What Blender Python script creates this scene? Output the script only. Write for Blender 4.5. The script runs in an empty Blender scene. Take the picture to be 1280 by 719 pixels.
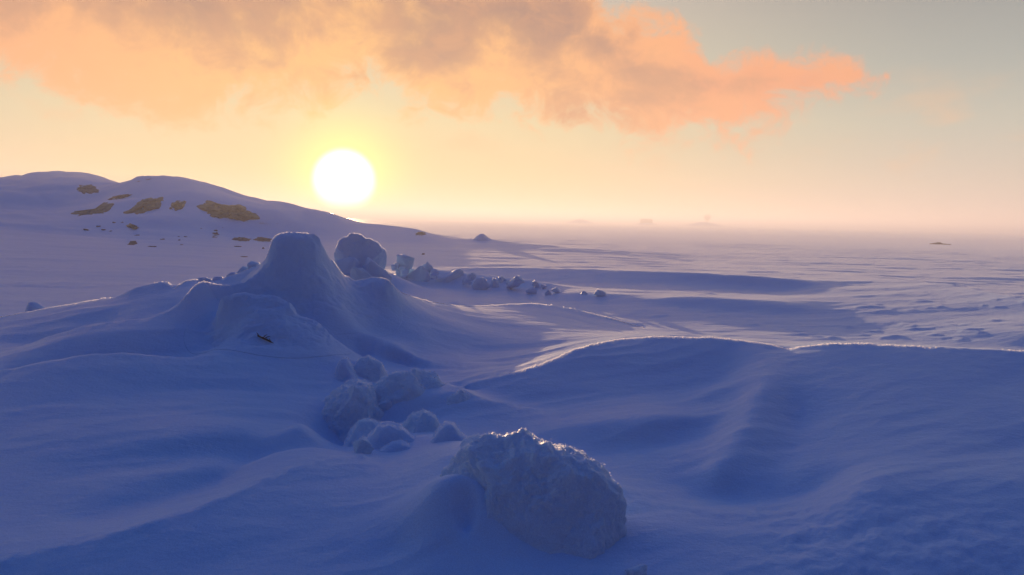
import bpy, bmesh, math, random
import numpy as np
from mathutils import Vector, Matrix

S = bpy.context.scene
COL = S.collection
rad = math.radians
random.seed(7)

# ------------------------------------------------------------------ camera
EYE = 1.6                       # metres above the snow
FPX = 960.0                     # focal length in photograph pixels (1280 wide)
PITCH, ROLL = rad(4.97), rad(1.29)
cam_d = bpy.data.cameras.new("camera")
cam_d.sensor_width = 36.0
cam_d.lens = 36.0 * FPX / 1280.0
cam_d.clip_start = 0.05
cam_d.clip_end = 60000.0
cam = bpy.data.objects.new("camera", cam_d)
COL.objects.link(cam)
S.camera = cam
Mcam = Matrix.Translation((0, 0, EYE)) @ Matrix.Rotation(math.pi / 2 - PITCH, 4, 'X') @ Matrix.Rotation(ROLL, 4, 'Z')
cam.matrix_world = Mcam
RC = np.array(Mcam.to_3x3())


def rays(px, py):
    """photograph pixels -> azimuth (right positive) and tangent of elevation"""
    px = np.asarray(px, float); py = np.asarray(py, float)
    d = np.stack([(px - 640.0) / FPX, -(py - 359.5) / FPX, -np.ones_like(px)], -1) @ RC.T
    h = np.hypot(d[..., 0], d[..., 1])
    return np.arctan2(d[..., 0], d[..., 1]), d[..., 2] / h


SUN_AZ, _t = rays(430.0, 226.0)
SUN_AZ = float(SUN_AZ); SUN_EL = float(math.atan(_t))
SUN = Vector((math.sin(SUN_AZ) * math.cos(SUN_EL), math.cos(SUN_AZ) * math.cos(SUN_EL), math.sin(SUN_EL)))

S.view_settings.view_transform = 'Standard'
S.view_settings.look = 'None'
S.view_settings.exposure = 0.95
S.view_settings.gamma = 1.0
S.view_settings.use_curve_mapping = False
try:
    S.cycles.use_denoising = True
    S.cycles.denoiser = 'OPENIMAGEDENOISE'
except Exception:
    pass
S.cycles.max_bounces = 6
S.cycles.diffuse_bounces = 3
S.cycles.glossy_bounces = 2
S.cycles.transmission_bounces = 2
S.cycles.volume_bounces = 1
S.cycles.sample_clamp_indirect = 4.0


def lin(r, g, b):
    f = lambda c: (c / 255.0 / 12.92) if c / 255.0 <= 0.04045 else ((c / 255.0 + 0.055) / 1.055) ** 2.4
    return (f(r), f(g), f(b), 1.0)


# ------------------------------------------------------------------ sky (world)
class NT:
    def __init__(self, tree):
        self.t = tree; self.n = tree.nodes; self.l = tree.links

    def put(self, sock, v):
        if isinstance(v, bpy.types.NodeSocket):
            self.l.new(v, sock)
        elif v is not None:
            sock.default_value = v

    def math(self, op, a, b=None, c=None, clamp=False):
        n = self.n.new('ShaderNodeMath'); n.operation = op; n.use_clamp = clamp
        self.put(n.inputs[0], a)
        if b is not None: self.put(n.inputs[1], b)
        if c is not None: self.put(n.inputs[2], c)
        return n.outputs[0]

    def vmath(self, op, a, b=None):
        n = self.n.new('ShaderNodeVectorMath'); n.operation = op
        self.put(n.inputs[0], a)
        if b is not None: self.put(n.inputs[1], b)
        return n.outputs['Value'] if op in ('DOT_PRODUCT', 'LENGTH') else n.outputs[0]

    def step(self, v, a, b):
        n = self.n.new('ShaderNodeMapRange'); n.interpolation_type = 'SMOOTHSTEP'
        self.put(n.inputs[0], v); self.put(n.inputs[1], a); self.put(n.inputs[2], b)
        self.put(n.inputs[3], 0.0); self.put(n.inputs[4], 1.0)
        return n.outputs[0]

    def remap(self, v, a, b, c=0.0, d=1.0):
        n = self.n.new('ShaderNodeMapRange')
        self.put(n.inputs[0], v); self.put(n.inputs[1], a); self.put(n.inputs[2], b)
        self.put(n.inputs[3], c); self.put(n.inputs[4], d)
        return n.outputs[0]

    def ramp(self, v, stops, interp='LINEAR'):
        n = self.n.new('ShaderNodeValToRGB'); r = n.color_ramp; r.interpolation = interp
        while len(r.elements) > 1: r.elements.remove(r.elements[-1])
        r.elements[0].position = stops[0][0]; r.elements[0].color = stops[0][1]
        for p, c in stops[1:]:
            e = r.elements.new(p); e.color = c
        self.put(n.inputs[0], v)
        return n.outputs[0]

    def mix(self, f, a, b, mode='MIX'):
        n = self.n.new('ShaderNodeMix'); n.data_type = 'RGBA'; n.blend_type = mode; n.clamp_factor = True
        self.put(n.inputs[0], f); self.put(n.inputs[6], a); self.put(n.inputs[7], b)
        return n.outputs[2]

    def noise(self, vec, scale, detail=4.0, rough=0.5, dist=0.0, lac=2.0):
        n = self.n.new('ShaderNodeTexNoise')
        self.put(n.inputs['Vector'], vec)
        n.inputs['Scale'].default_value = scale; n.inputs['Detail'].default_value = detail
        n.inputs['Roughness'].default_value = rough; n.inputs['Distortion'].default_value = dist
        n.inputs['Lacunarity'].default_value = lac
        return n

    def comb(self, x, y, z):
        n = self.n.new('ShaderNodeCombineXYZ')
        self.put(n.inputs[0], x); self.put(n.inputs[1], y); self.put(n.inputs[2], z)
        return n.outputs[0]


def build_world():
    w = bpy.data.worlds.new("World"); S.world = w; w.use_nodes = True
    t = NT(w.node_tree); t.n.clear()
    out = t.n.new('ShaderNodeOutputWorld'); bg = t.n.new('ShaderNodeBackground')
    t.l.new(bg.outputs[0], out.inputs[0])
    tc = t.n.new('ShaderNodeTexCoord').outputs['Generated']
    d = t.vmath('NORMALIZE', tc)
    sep = t.n.new('ShaderNodeSeparateXYZ'); t.l.new(d, sep.inputs[0])
    x, y, z = sep.outputs
    DEG = 180.0 / math.pi
    el = t.math('MULTIPLY', t.math('ARCSINE', z), DEG)
    az = t.math('MULTIPLY', t.math('ARCTAN2', x, y), DEG)
    # azimuth distance from the sun through a dot product, so it never wraps
    sh = Vector((SUN.x, SUN.y, 0)).normalized()
    hz = t.vmath('NORMALIZE', t.comb(x, y, 0.0))
    daz = t.math('MULTIPLY', t.math('ARCCOSINE', t.math('MINIMUM', t.math('MAXIMUM', t.vmath('DOT_PRODUCT', hz, tuple(sh)), -1.0), 1.0)), DEG)
    gam = t.math('MULTIPLY', t.math('ARCCOSINE', t.math('MINIMUM', t.vmath('DOT_PRODUCT', d, tuple(SUN)), 1.0)), DEG)
    e01 = t.math('DIVIDE', t.math('MAXIMUM', el, 0.0), 90.0)
    P = lambda deg: deg / 90.0
    near = t.ramp(e01, [(0, lin(230, 194, 142)), (P(3), lin(231, 201, 148)), (P(7), lin(224, 206, 162)), (P(11), lin(210, 200, 172)),
                        (P(16), lin(198, 186, 172)), (P(24), lin(104, 124, 168)), (P(42), lin(56, 104, 184)), (1, lin(8, 76, 156))])
    side = t.ramp(e01, [(0, lin(206, 188, 178)), (P(3), lin(204, 192, 176)), (P(7), lin(188, 188, 174)), (P(11), lin(166, 171, 165)),
                        (P(16), lin(147, 149, 148)), (P(24), lin(88, 112, 158)), (P(42), lin(42, 92, 170)), (1, lin(8, 76, 156))])
    back = t.ramp(e01, [(0, lin(16, 26, 62)), (P(10), lin(12, 28, 68)), (P(30), lin(5, 32, 80)), (P(55), lin(6, 50, 112)), (1, lin(8, 76, 156))])
    c = t.mix(t.step(daz, 8.0, 46.0), near, side)
    c = t.mix(t.step(daz, 46.0, 130.0), c, back)

    # cloud bank, placed by compass direction and height above the horizon
    def cl(px, py):
        a, tn = rays(px, py); return math.degrees(float(a)), math.degrees(math.atan(float(tn)))
    lowp = [(-260, 0), (-60, 60), (0, 78), (60, 110), (150, 128), (230, 150), (300, 150), (380, 128), (450, 110), (520, 128), (600, 148), (700, 152), (780, 142), (840, 178), (880, 172), (930, 142), (1000, 142), (1085, 104), (1110, 70)]
    topp = [(700, -150), (720, -40), (770, 10), (800, 22), (850, 40), (900, 62), (940, 62), (990, 76), (1040, 80), (1085, 94), (1110, 99)]
    A0, A1, E1 = -60.0, 60.0, 40.0
    def curve(pts):
        st = []
        for px, py in pts:
            a, e = cl(px, py); st.append(((a - A0) / (A1 - A0), max(0.0, min(1.0, e / E1))))
        return st
    az01 = t.remap(az, A0, A1)
    wob = t.noise(d, 9.0, 6.0, 0.6)
    wsep = t.n.new('ShaderNodeSeparateColor'); t.l.new(wob.outputs['Color'], wsep.inputs[0])
    azw = t.math('ADD', az01, t.math('MULTIPLY', t.math('SUBTRACT', wsep.outputs[0], 0.5), 0.055))
    elw = t.math('ADD', el, t.math('MULTIPLY', t.math('SUBTRACT', wsep.outputs[1], 0.5), 5.0))
    g = lambda v: (v, v, v, 1.0)
    lo_s = curve(lowp); hi_s = curve(topp)
    lo = t.math('MULTIPLY', t.ramp(azw, [(0, g(1.0))] + [(p, g(v)) for p, v in lo_s] + [(0.86, g(0.6)), (1, g(1.0))], 'B_SPLINE'), E1)
    hi = t.math('MULTIPLY', t.ramp(azw, [(0, g(0.62))] + [(p, g(v)) for p, v in hi_s] + [(0.86, g(0.16)), (1, g(0.1))], 'LINEAR'), E1)
    inside = t.math('MINIMUM', t.math('SUBTRACT', elw, lo), t.math('MULTIPLY', t.math('SUBTRACT', hi, elw), 1.6))
    fine = t.noise(t.vmath('MULTIPLY', d, (1.0, 1.0, 1.2)), 19.0, 9.0, 0.66, 0.5)
    big = t.noise(t.vmath('MULTIPLY', d, (1.0, 1.0, 1.4)), 5.0, 5.0, 0.55, 0.3)
    dens = t.math('ADD', inside, t.math('MULTIPLY', t.math('SUBTRACT', fine.outputs[0], 0.47), 11.0))
    alpha = t.math('MULTIPLY', t.step(dens, -1.3, 1.9), t.math('SUBTRACT', 1.0, t.step(el, 17.5, 24.0)))
    thick = t.step(t.math('ADD', dens, t.math('MULTIPLY', t.math('SUBTRACT', big.outputs[0], 0.5), 20.0)), 1.0, 7.0)
    # faint scraps left of and below the bank
    scr = t.step(t.noise(t.vmath('MULTIPLY', d, (1.0, 1.0, 2.6)), 7.0, 6.0, 0.6, 0.3).outputs[0], 0.52, 0.72)
    scr = t.math('MULTIPLY', t.math('MULTIPLY', scr, t.math('SUBTRACT', 1.0, t.step(el, 7.0, 12.0))), t.math('MULTIPLY', t.step(el, 2.0, 5.0), 0.35))
    lit = t.mix(t.step(daz, 4.0, 34.0), lin(252, 186, 120), lin(243, 160, 120))
    shade = t.mix(t.step(daz, 10.0, 40.0), lin(166, 126, 114), lin(190, 138, 120))
    cc = t.mix(thick, lit, shade)
    bright = t.step(fine.outputs[0], 0.35, 0.7)
    cc = t.mix(t.math('MULTIPLY', bright, 0.35), cc, lin(255, 178, 118))
    c = t.mix(scr, c, lin(240, 184, 140))
    c = t.mix(t.math('MULTIPLY', alpha, 0.92), c, cc)
    # light round the sun and the sun itself
    def add(col, amt, base):
        n = t.n.new('ShaderNodeMix'); n.data_type = 'RGBA'; n.blend_type = 'ADD'; n.clamp_factor = False
        t.put(n.inputs[0], amt); t.put(n.inputs[6], base); t.put(n.inputs[7], col)
        return n.outputs[2]
    g1 = t.math('EXPONENT', t.math('DIVIDE', gam, -9.0))
    c = add((0.10, 0.06, 0.0, 1), g1, c)
    g2 = t.math('EXPONENT', t.math('MULTIPLY', t.math('POWER', t.math('DIVIDE', gam, 3.4), 2.0), -1.0))
    c = add((0.42, 0.62, 0.0, 1), g2, c)
    g3 = t.math('SUBTRACT', 1.0, t.step(gam, 1.55, 2.55))
    c = add((2.2, 2.2, 1.9, 1), g3, c)
    # below the horizon: the far snow
    c = t.mix(t.step(el, -0.6, -0.05), lin(150, 145, 175), c)
    t.l.new(c, bg.inputs[0]); bg.inputs[1].default_value = 0.535


build_world()

sun_d = bpy.data.lights.new("sun", 'SUN')
sun_d.energy = 5.0; sun_d.angle = rad(0.5); sun_d.color = (1.0, 0.62, 0.31)
sun = bpy.data.objects.new("sun", sun_d); COL.objects.link(sun)
sun.rotation_euler = SUN.to_track_quat('Z', 'Y').to_euler()
sun.location = (0, 0, 30)


# ------------------------------------------------------------------ materials
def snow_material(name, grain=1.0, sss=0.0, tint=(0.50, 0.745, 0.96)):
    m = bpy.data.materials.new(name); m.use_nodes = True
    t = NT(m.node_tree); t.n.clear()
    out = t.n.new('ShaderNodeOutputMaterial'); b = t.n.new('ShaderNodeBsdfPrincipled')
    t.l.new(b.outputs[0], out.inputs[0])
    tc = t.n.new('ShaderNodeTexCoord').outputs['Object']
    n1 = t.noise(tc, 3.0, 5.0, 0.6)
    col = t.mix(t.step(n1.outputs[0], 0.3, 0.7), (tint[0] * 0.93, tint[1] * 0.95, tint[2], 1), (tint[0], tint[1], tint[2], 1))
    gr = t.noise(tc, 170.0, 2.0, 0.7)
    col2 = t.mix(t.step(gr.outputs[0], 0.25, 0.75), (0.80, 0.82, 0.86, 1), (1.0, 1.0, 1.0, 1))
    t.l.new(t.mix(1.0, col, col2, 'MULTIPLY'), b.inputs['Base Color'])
    b.inputs['Roughness'].default_value = 0.42
    b.inputs['IOR'].default_value = 1.22
    b.subsurface_method = 'RANDOM_WALK'
    b.inputs['Subsurface Weight'].default_value = sss
    b.inputs['Sheen Weight'].default_value = 0.2
    b.inputs['Sheen Roughness'].default_value = 0.3
    b.inputs['Subsurface Radius'].default_value = (1.0, 0.85, 0.7)
    b.inputs['Subsurface Scale'].default_value = 0.05
    b.inputs['Subsurface Anisotropy'].default_value = 0.7
    h1 = t.noise(tc, 260.0, 2.0, 0.6); h2 = t.noise(tc, 45.0, 4.0, 0.65); h3 = t.noise(t.vmath('MULTIPLY', tc, (0.6, 1.0, 1.0)), 9.0, 4.0, 0.6)
    bp = t.n.new('ShaderNodeBump'); bp.inputs['Strength'].default_value = 1.0; bp.inputs['Distance'].default_value = 1.0
    hh = t.math('ADD', t.math('MULTIPLY', h1.outputs[0], 0.0005 * grain), t.math('MULTIPLY', h2.outputs[0], 0.0036 * grain))
    hh = t.math('ADD', hh, t.math('MULTIPLY', h3.outputs[0], 0.010 * grain))
    t.l.new(hh, bp.inputs['Height']); t.l.new(bp.outputs[0], b.inputs['Normal'])
    return m


def rock_material(name, c1, c2):
    m = bpy.data.materials.new(name); m.use_nodes = True
    t = NT(m.node_tree); t.n.clear()
    out = t.n.new('ShaderNodeOutputMaterial'); b = t.n.new('ShaderNodeBsdfPrincipled')
    t.l.new(b.outputs[0], out.inputs[0])
    tc = t.n.new('ShaderNodeTexCoord').outputs['Object']
    n1 = t.noise(t.vmath('MULTIPLY', tc, (1.0, 1.0, 1.8)), 1.9, 8.0, 0.7, 0.6)
    t.l.new(t.mix(t.step(n1.outputs[0], 0.35, 0.68), c1, c2), b.inputs['Base Color'])
    b.inputs['Roughness'].default_value = 0.8
    bp = t.n.new('ShaderNodeBump'); bp.inputs['Strength'].default_value = 0.7; bp.inputs['Distance'].default_value = 0.15
    t.l.new(n1.outputs[0], bp.inputs['Height']); t.l.new(bp.outputs[0], b.inputs['Normal'])
    return m


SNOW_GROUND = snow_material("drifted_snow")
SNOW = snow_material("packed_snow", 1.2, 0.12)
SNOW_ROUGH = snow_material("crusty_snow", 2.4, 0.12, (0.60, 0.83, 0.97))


# ------------------------------------------------------------------ noise
_rng = np.random.default_rng(11)
_perm = np.concatenate([_rng.permutation(256)] * 3)
_g3 = _rng.normal(size=(256, 3)); _g3 /= np.linalg.norm(_g3, axis=1)[:, None]


def pnoise(x, y, z=0.0):
    """gradient noise about -0.7..0.7"""
    x, y, z = np.broadcast_arrays(np.asarray(x, float), np.asarray(y, float), np.asarray(z, float))
    xi = np.floor(x).astype(int); yi = np.floor(y).astype(int); zi = np.floor(z).astype(int)
    xf = x - xi; yf = y - yi; zf = z - zi
    u = xf ** 3 * (xf * (xf * 6 - 15) + 10); v = yf ** 3 * (yf * (yf * 6 - 15) + 10); w = zf ** 3 * (zf * (zf * 6 - 15) + 10)
    r = 0.0
    for i in (0, 1):
        for j in (0, 1):
            for k in (0, 1):
                hsh = _perm[_perm[_perm[(xi + i) & 255] + ((yi + j) & 255)] + ((zi + k) & 255)]
                gr = _g3[hsh]
                dot = gr[..., 0] * (xf - i) + gr[..., 1] * (yf - j) + gr[..., 2] * (zf - k)
                r = r + dot * (u if i else 1 - u) * (v if j else 1 - v) * (w if k else 1 - w)
    return r


def fbm(x, y, z=0.0, octv=4, gain=0.5):
    a, f, s = 1.0, 1.0, 0.0
    for k in range(octv):
        s = s + a * pnoise(x * f + 17.3 * k, y * f - 9.1 * k, z * f + 4.7 * k); a *= gain; f *= 2.03
    return s


# ------------------------------------------------------------------ snow relief
# Crests and hollows of the drifts: points are (x, y, value) read off the photograph, the value
# being a distance in metres ('r') or a height above the flat snow ('z'); kind c = sharp crest, s = soft.
CURVES = []


def crv(kind, mode, *pts):
    CURVES.append((kind, mode, pts))


# hill on the left
crv('c', 'r', (-200, 226, 80), (-60, 224, 78), (0, 222, 76), (30, 220, 72), (36, 217, 70), (55, 215, 70), (80, 214, 70), (110, 217, 69), (140, 226, 67), (157, 231, 64))
crv('c', 'r', (157, 231, 62), (165, 226, 58), (178, 222, 56), (220, 222, 55), (250, 227, 54), (280, 236, 53), (310, 246, 52), (325, 248.5, 52), (350, 252, 51), (380, 260, 50), (410, 267, 49), (430, 273, 49), (446, 279, 48),
    (470, 282, 47), (500, 285, 46), (515, 286, 45.5), (528, 289, 45), (545, 294, 44), (560, 297, 43.5), (585, 301, 43), (640, 303, 42), (700, 308, 40), (760, 314, 38), (820, 322, 36), (870, 329, 34))
crv('s', 'r', (-150, 262, 58), (0, 262, 57), (60, 260, 56), (110, 257, 55))
crv('c', 'r', (60, 222, 66), (95, 222, 65), (118, 228, 63), (134, 236, 61.5))
crv('s', 'r', (105, 248, 57), (140, 243, 55), (165, 240, 53), (200, 240, 51), (240, 243, 50), (290, 250, 49), (330, 262, 48), (380, 274, 47), (430, 284, 46))
crv('s', 'r', (90, 268, 50), (130, 270, 48), (180, 268, 47), (222, 266, 46.5), (290, 278, 46), (340, 284, 45.5), (400, 290, 45))
crv('s', 'r', (260, 292, 44.5), (300, 296, 44.3), (340, 299, 44), (390, 300, 43.5))
crv('s', 'r', (-200, 292, 40), (0, 290, 44), (80, 294, 43), (180, 300, 41), (240, 299, 41), (280, 301, 41), (330, 304, 41), (420, 304, 41), (500, 306, 40), (580, 309, 39), (660, 313, 37), (740, 319, 34))
# behind the hill
for off, h in ((1.25, 0.9), (1.6, 0.1)):
    crv('s', 'p', *[(px, r * off, max(0.0, h if h < 0.5 else h * q)) for px, r, q in ((-200, 80, 3.4), (0, 76, 3.6), (80, 72, 4.0), (160, 64, 2.8), (250, 56, 2.6), (330, 52, 1.6), (430, 49, 0.6), (520, 46, 0.4), (640, 43, 0.1), (760, 38, 0.1))])
# flat snow left, between hill and mound
crv('s', 'z', (-150, 320, 0.12), (0, 318, 0.12), (60, 322, 0.16), (110, 320, 0.14), (170, 325, 0.06), (260, 324, 0.05), (330, 318, 0.05))
crv('s', 'z', (-150, 345, 0.02), (0, 344, 0.0), (80, 343, 0.02), (160, 337, 0.1), (230, 330, 0.12), (300, 326, 0.16), (330, 322, 0.2))
crv('s', 'z', (-100, 372, 0.0), (0, 372, 0.0), (60, 366, 0.0), (130, 358, -0.02), (200, 345, 0.0), (280, 336, 0.05))
# silhouette left of the mound
crv('c', 'r', (-120, 415, 10.5), (0, 397, 10), (40, 389, 10), (80, 382, 10), (120, 375.5, 10), (146, 371, 9.9), (163, 361, 9.8), (180, 354.5, 9.8), (205, 352, 9.7), (212, 357, 9.6), (218, 363, 9.5))
crv('s', 'p', (-120, 11.6, 0.0), (0, 11.2, 0.02), (80, 11.2, 0.05), (146, 11.0, 0.12), (180, 10.9, 0.3), (210, 10.8, 0.35), (260, 10.6, 0.4), (320, 10.5, 0.5))
crv('c', 'r', (218, 363, 9.5), (232, 352, 9.7), (250, 349, 9.8), (268, 350, 9.8), (290, 344, 9.7), (312, 335, 9.7), (330, 325, 9.6))
crv('s', 'r', (142, 373, 9.75), (125, 379, 9.6), (105, 387, 9.4), (88, 398, 9.1), (70, 412, 8.8))
crv('s', 'r', (120, 400, 9.0), (150, 393, 9.1), (165, 385, 9.25), (200, 376, 9.3))
crv('s', 'r', (160, 392, 8.9), (180, 383, 9.0), (205, 378, 9.1), (228, 372, 9.1), (240, 365, 9.1))
crv('s', 'p', (20, 8.75, 0.22), (80, 8.75, 0.3), (150, 8.7, 0.4), (215, 8.8, 0.5), (256, 9.0, 0.6), (285, 9.1, 0.64), (310, 9.2, 0.74))
crv('s', 'r', (0, 418, 9.1), (50, 408, 9.2), (90, 408, 8.95))
crv('c', 'r', (-100, 460, 8.6), (0, 439, 8.5), (40, 429, 8.45), (70, 418, 8.4), (110, 406, 8.35), (150, 401, 8.3), (190, 396, 8.3), (215, 386, 8.35), (232, 371, 8.4), (243, 357, 8.5), (256, 350.5, 8.6), (266, 354, 8.6), (285, 355.5, 8.65), (304, 353, 8.7), (320, 344, 8.8), (332, 330, 8.9))
# the tall mound
crv('c', 'r', (332, 330, 8.9), (337, 312, 8.9), (340, 300, 8.95), (345, 293.5, 9), (355, 290, 9), (372, 288, 9), (390, 290, 9), (399, 294, 9), (402, 303, 9), (410, 318, 9.05), (420, 331, 9.1), (431, 344, 9.2), (440, 350, 9.3))
crv('s', 'r', (350, 291, 9.25), (372, 289, 9.3), (394, 292, 9.25))
crv('s', 'p', (318, 10.0, 0.75), (345, 10.0, 0.9), (372, 10.05, 0.9), (395, 10.0, 0.85), (420, 10.1, 0.65), (450, 10.2, 0.45))
crv('c', 'r', (440, 350, 9.3), (455, 347.5, 9.3), (470, 345.5, 9.3), (483, 347.5, 9.2), (492, 355, 9.2), (499, 364, 9.3), (515, 371, 9.8), (535, 377, 10.5), (560, 381, 11.2), (590, 383, 11.8), (640, 380.5, 12.2), (680, 381, 12.4), (715, 386, 12.5), (750, 395, 12.4), (785, 405, 12.2), (805, 411, 12.0))
crv('s', 'p', (440, 10.3, 0.4), (480, 10.3, 0.4), (520, 11.2, 0.3), (560, 12.3, 0.15), (640, 13.5, 0.05), (700, 13.7, 0.03), (780, 13.2, 0.0), (830, 13, 0.0))
crv('s', 'r', (345, 305, 8.75), (370, 304, 8.72), (395, 310, 8.78))
crv('s', 'r', (322, 352, 8.7), (345, 345, 8.68), (375, 345, 8.66), (405, 352, 8.7), (425, 362, 8.75))
crv('s', 'r', (432, 358, 9.0), (450, 371, 8.95), (470, 384, 8.9), (497, 399, 8.8), (525, 412, 8.7), (548, 424, 8.65), (560, 433, 8.6))
crv('s', 'r', (460, 357, 9.1), (478, 359, 9.05), (490, 372, 9.05))
crv('s', 'r', (500, 392, 9.0), (540, 402, 9.1), (590, 412, 9.3), (640, 415, 9.6), (700, 414, 9.9), (760, 418, 10.0))
crv('s', 'r', (400, 385, 8.2), (440, 400, 8.2), (480, 415, 8.2), (520, 430, 8.2), (550, 440, 8.3))
# lobe in front of the mound
crv('c', 'r', (271, 384, 8.05), (273, 376, 8.0), (282, 369, 8.0), (300, 365.5, 8.0), (320, 364.5, 8.0), (342, 370, 7.95), (358, 376, 7.9), (367, 384, 7.85), (370, 394, 7.8), (382, 396, 7.8), (395, 399, 7.75), (405, 407, 7.7), (413, 418, 7.65), (427, 430, 7.6), (442, 440, 7.55), (456, 447, 7.5))
crv('s', 'p', (276, 8.25, 0.42), (310, 8.27, 0.46), (350, 8.22, 0.4), (385, 8.08, 0.28), (420, 7.95, 0.18), (460, 7.85, 0.1))
crv('s', 'p', (258, 8.15, 0.42), (262, 7.9, 0.34), (272, 7.7, 0.33), (285, 7.6, 0.36))
crv('s', 'r', (284, 388, 7.9), (302, 390, 7.75), (340, 400, 7.6), (375, 412, 7.5), (410, 436, 7.35))
crv('s', 'r', (306, 412, 7.58), (340, 428, 7.4), (380, 445, 7.2), (410, 460, 7.05))
crv('s', 'r', (250, 385, 8.2), (235, 400, 8.1), (200, 408, 8.0), (150, 415, 7.9), (90, 430, 7.9), (0, 455, 7.8))
crv('s', 'r', (255, 430, 7.4), (300, 452, 7.0), (345, 470, 6.8), (390, 490, 6.6))
# lit crest far left and the slopes below it
crv('c', 'r', (-80, 484, 7.1), (0, 463.5, 7.0), (50, 452, 7.0), (100, 443.5, 7.0), (140, 440, 7.0), (165, 441, 7.0), (200, 444, 7.0), (240, 446, 7.0), (275, 444, 7.05))
crv('s', 'p', (0, 7.5, 0.12), (100, 7.45, 0.17), (200, 7.4, 0.2), (260, 7.4, 0.27))
crv('s', 'r', (-80, 520, 6.3), (0, 508, 6.3), (80, 500, 6.3), (170, 495, 6.35), (260, 492, 6.4), (340, 498, 6.3), (380, 505, 6.2))
crv('s', 'z', (-80, 562, 0.13), (0, 552, 0.15), (100, 548, 0.165), (200, 545, 0.175), (280, 540, 0.185), (345, 530, 0.2), (385, 520, 0.21))
crv('s', 'z', (-80, 605, 0.09), (0, 600, 0.09), (120, 592, 0.085), (220, 578, 0.08), (300, 562, 0.075), (360, 545, 0.08))
crv('s', 'z', (0, 640, 0.06), (80, 621, 0.08), (150, 602, 0.1), (220, 590, 0.11), (280, 577, 0.13), (330, 561, 0.15), (370, 553, 0.16), (395, 553, 0.15), (425, 564, 0.09))
crv('s', 'z', (100, 655, 0.05), (200, 627, 0.03), (300, 598, 0.0), (360, 580, 0.0), (410, 572, 0.0), (438, 567, -0.05))
crv('c', 'z', (-60, 712, 0.05), (0, 700, 0.07), (100, 677, 0.1), (200, 650, 0.13), (270, 625, 0.15), (330, 601, 0.16), (375, 582, 0.17), (405, 575, 0.17), (440, 571, 0.16), (455, 566, 0.17))
crv('s', 'z', (-40, 760, 0.0), (150, 740, 0.02), (300, 700, 0.04), (420, 650, 0.08), (480, 615, 0.12))
# saddle between mound and middle block
crv('s', 'r', (430, 468, 7.0), (424, 456, 7.1), (429, 451, 7.15), (440, 462, 7.05), (452, 478, 6.9))
crv('c', 'r', (447, 431, 8.0), (462, 430, 8.0), (480, 433, 7.95), (500, 438, 7.9), (520, 446, 7.8), (545, 455, 7.7), (575, 461, 7.6), (600, 462, 7.5))
crv('s', 'p', (450, 8.3, 0.28), (500, 8.25, 0.2), (560, 8.0, 0.14), (600, 7.9, 0.12))
crv('s', 'z', (460, 452, 0.16), (500, 457, 0.1), (540, 468, 0.08), (570, 473, 0.08))
# middle block and its tail
crv('c', 'r', (470, 487, 6.85), (485, 480, 6.85), (500, 474, 6.85), (517, 469, 6.85), (532, 469, 6.8), (545, 474, 6.65), (560, 480.5, 6.5), (580, 489, 6.3), (605, 499, 6.2), (630, 505, 6.15), (660, 511, 6.1), (690, 518, 6.0), (715, 521, 6.0))
crv('s', 'p', (480, 7.3, 0.1), (520, 7.3, 0.12), (560, 7.0, 0.09), (610, 6.6, 0.06), (660, 6.45, 0.04), (700, 6.4, 0.03))
crv('s', 'r', (400, 520, 6.0), (420, 545, 5.7), (450, 540, 5.8), (490, 525, 5.9), (540, 520, 5.85), (600, 530, 5.75), (650, 540, 5.7))
crv('s', 'z', (440, 560, 0.0), (480, 548, 0.03), (540, 545, 0.04), (600, 550, 0.02), (640, 560, 0.0))
crv('s', 'z', (470, 580, 0.1), (520, 575, 0.12), (560, 572, 0.13), (590, 566, 0.13))
crv('s', 'z', (500, 612, 0.13), (520, 597, 0.16), (545, 582, 0.18), (572, 572, 0.2))
crv('s', 'z', (560, 600, 0.2), (545, 630, 0.16), (540, 660, 0.12), (560, 700, 0.05), (620, 715, 0.04), (700, 722, 0.0))
crv('s', 'z', (500, 690, 0.04), (400, 710, 0.02), (560, 740, 0.0), (700, 750, -0.02), (820, 740, -0.02))
# right-hand drift: crest, spur and bowls
crv('c', 'r', (560, 487, 6.7), (580, 481.5, 6.8), (615, 472.5, 6.9), (650, 465, 7.0), (685, 453, 7.2), (715, 440, 7.45), (745, 430.5, 7.7), (780, 424.5, 8), (820, 422.3, 8), (870, 422.3, 8), (915, 425, 8), (950, 430, 8), (970, 434, 7.95), (985, 437, 7.9),
    (1005, 433.5, 7.9), (1035, 430.5, 7.9), (1080, 430, 7.9), (1120, 432, 7.9), (1180, 435, 7.95), (1240, 437.5, 8), (1290, 439, 8), (1400, 446, 8.1))
crv('s', 'r', (620, 463, 7.6), (650, 456, 7.8), (685, 447, 8.0), (715, 438, 8.2))
crv('s', 'p', (590, 8.3, 0.1), (660, 8.7, 0.14), (720, 9.0, 0.2), (780, 9.2, 0.24), (870, 9.2, 0.26), (950, 9.0, 0.24), (1000, 9.0, 0.26), (1100, 9.2, 0.26), (1250, 9.3, 0.24), (1400, 9.3, 0.24))
crv('s', 'p', (790, 8.42, 0.375), (820, 8.4, 0.405), (870, 8.4, 0.425), (915, 8.4, 0.425), (950, 8.45, 0.395), (985, 8.45, 0.37), (1035, 8.25, 0.465), (1080, 8.25, 0.495), (1180, 8.3, 0.515), (1290, 8.4, 0.54))
crv('s', 'p', (740, 11.5, 0.05), (870, 11.0, 0.03), (1000, 11.0, 0.04), (1150, 11.2, 0.08), (1300, 11.4, 0.15), (1400, 11.4, 0.15))
crv('s', 'r', (640, 500, 6.5), (700, 500, 6.55), (760, 498, 6.65), (820, 490, 6.9), (880, 482, 7.1), (915, 470, 7.35))
crv('s', 'r', (940, 462, 7.15), (905, 474, 6.88), (870, 486, 6.68))
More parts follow.
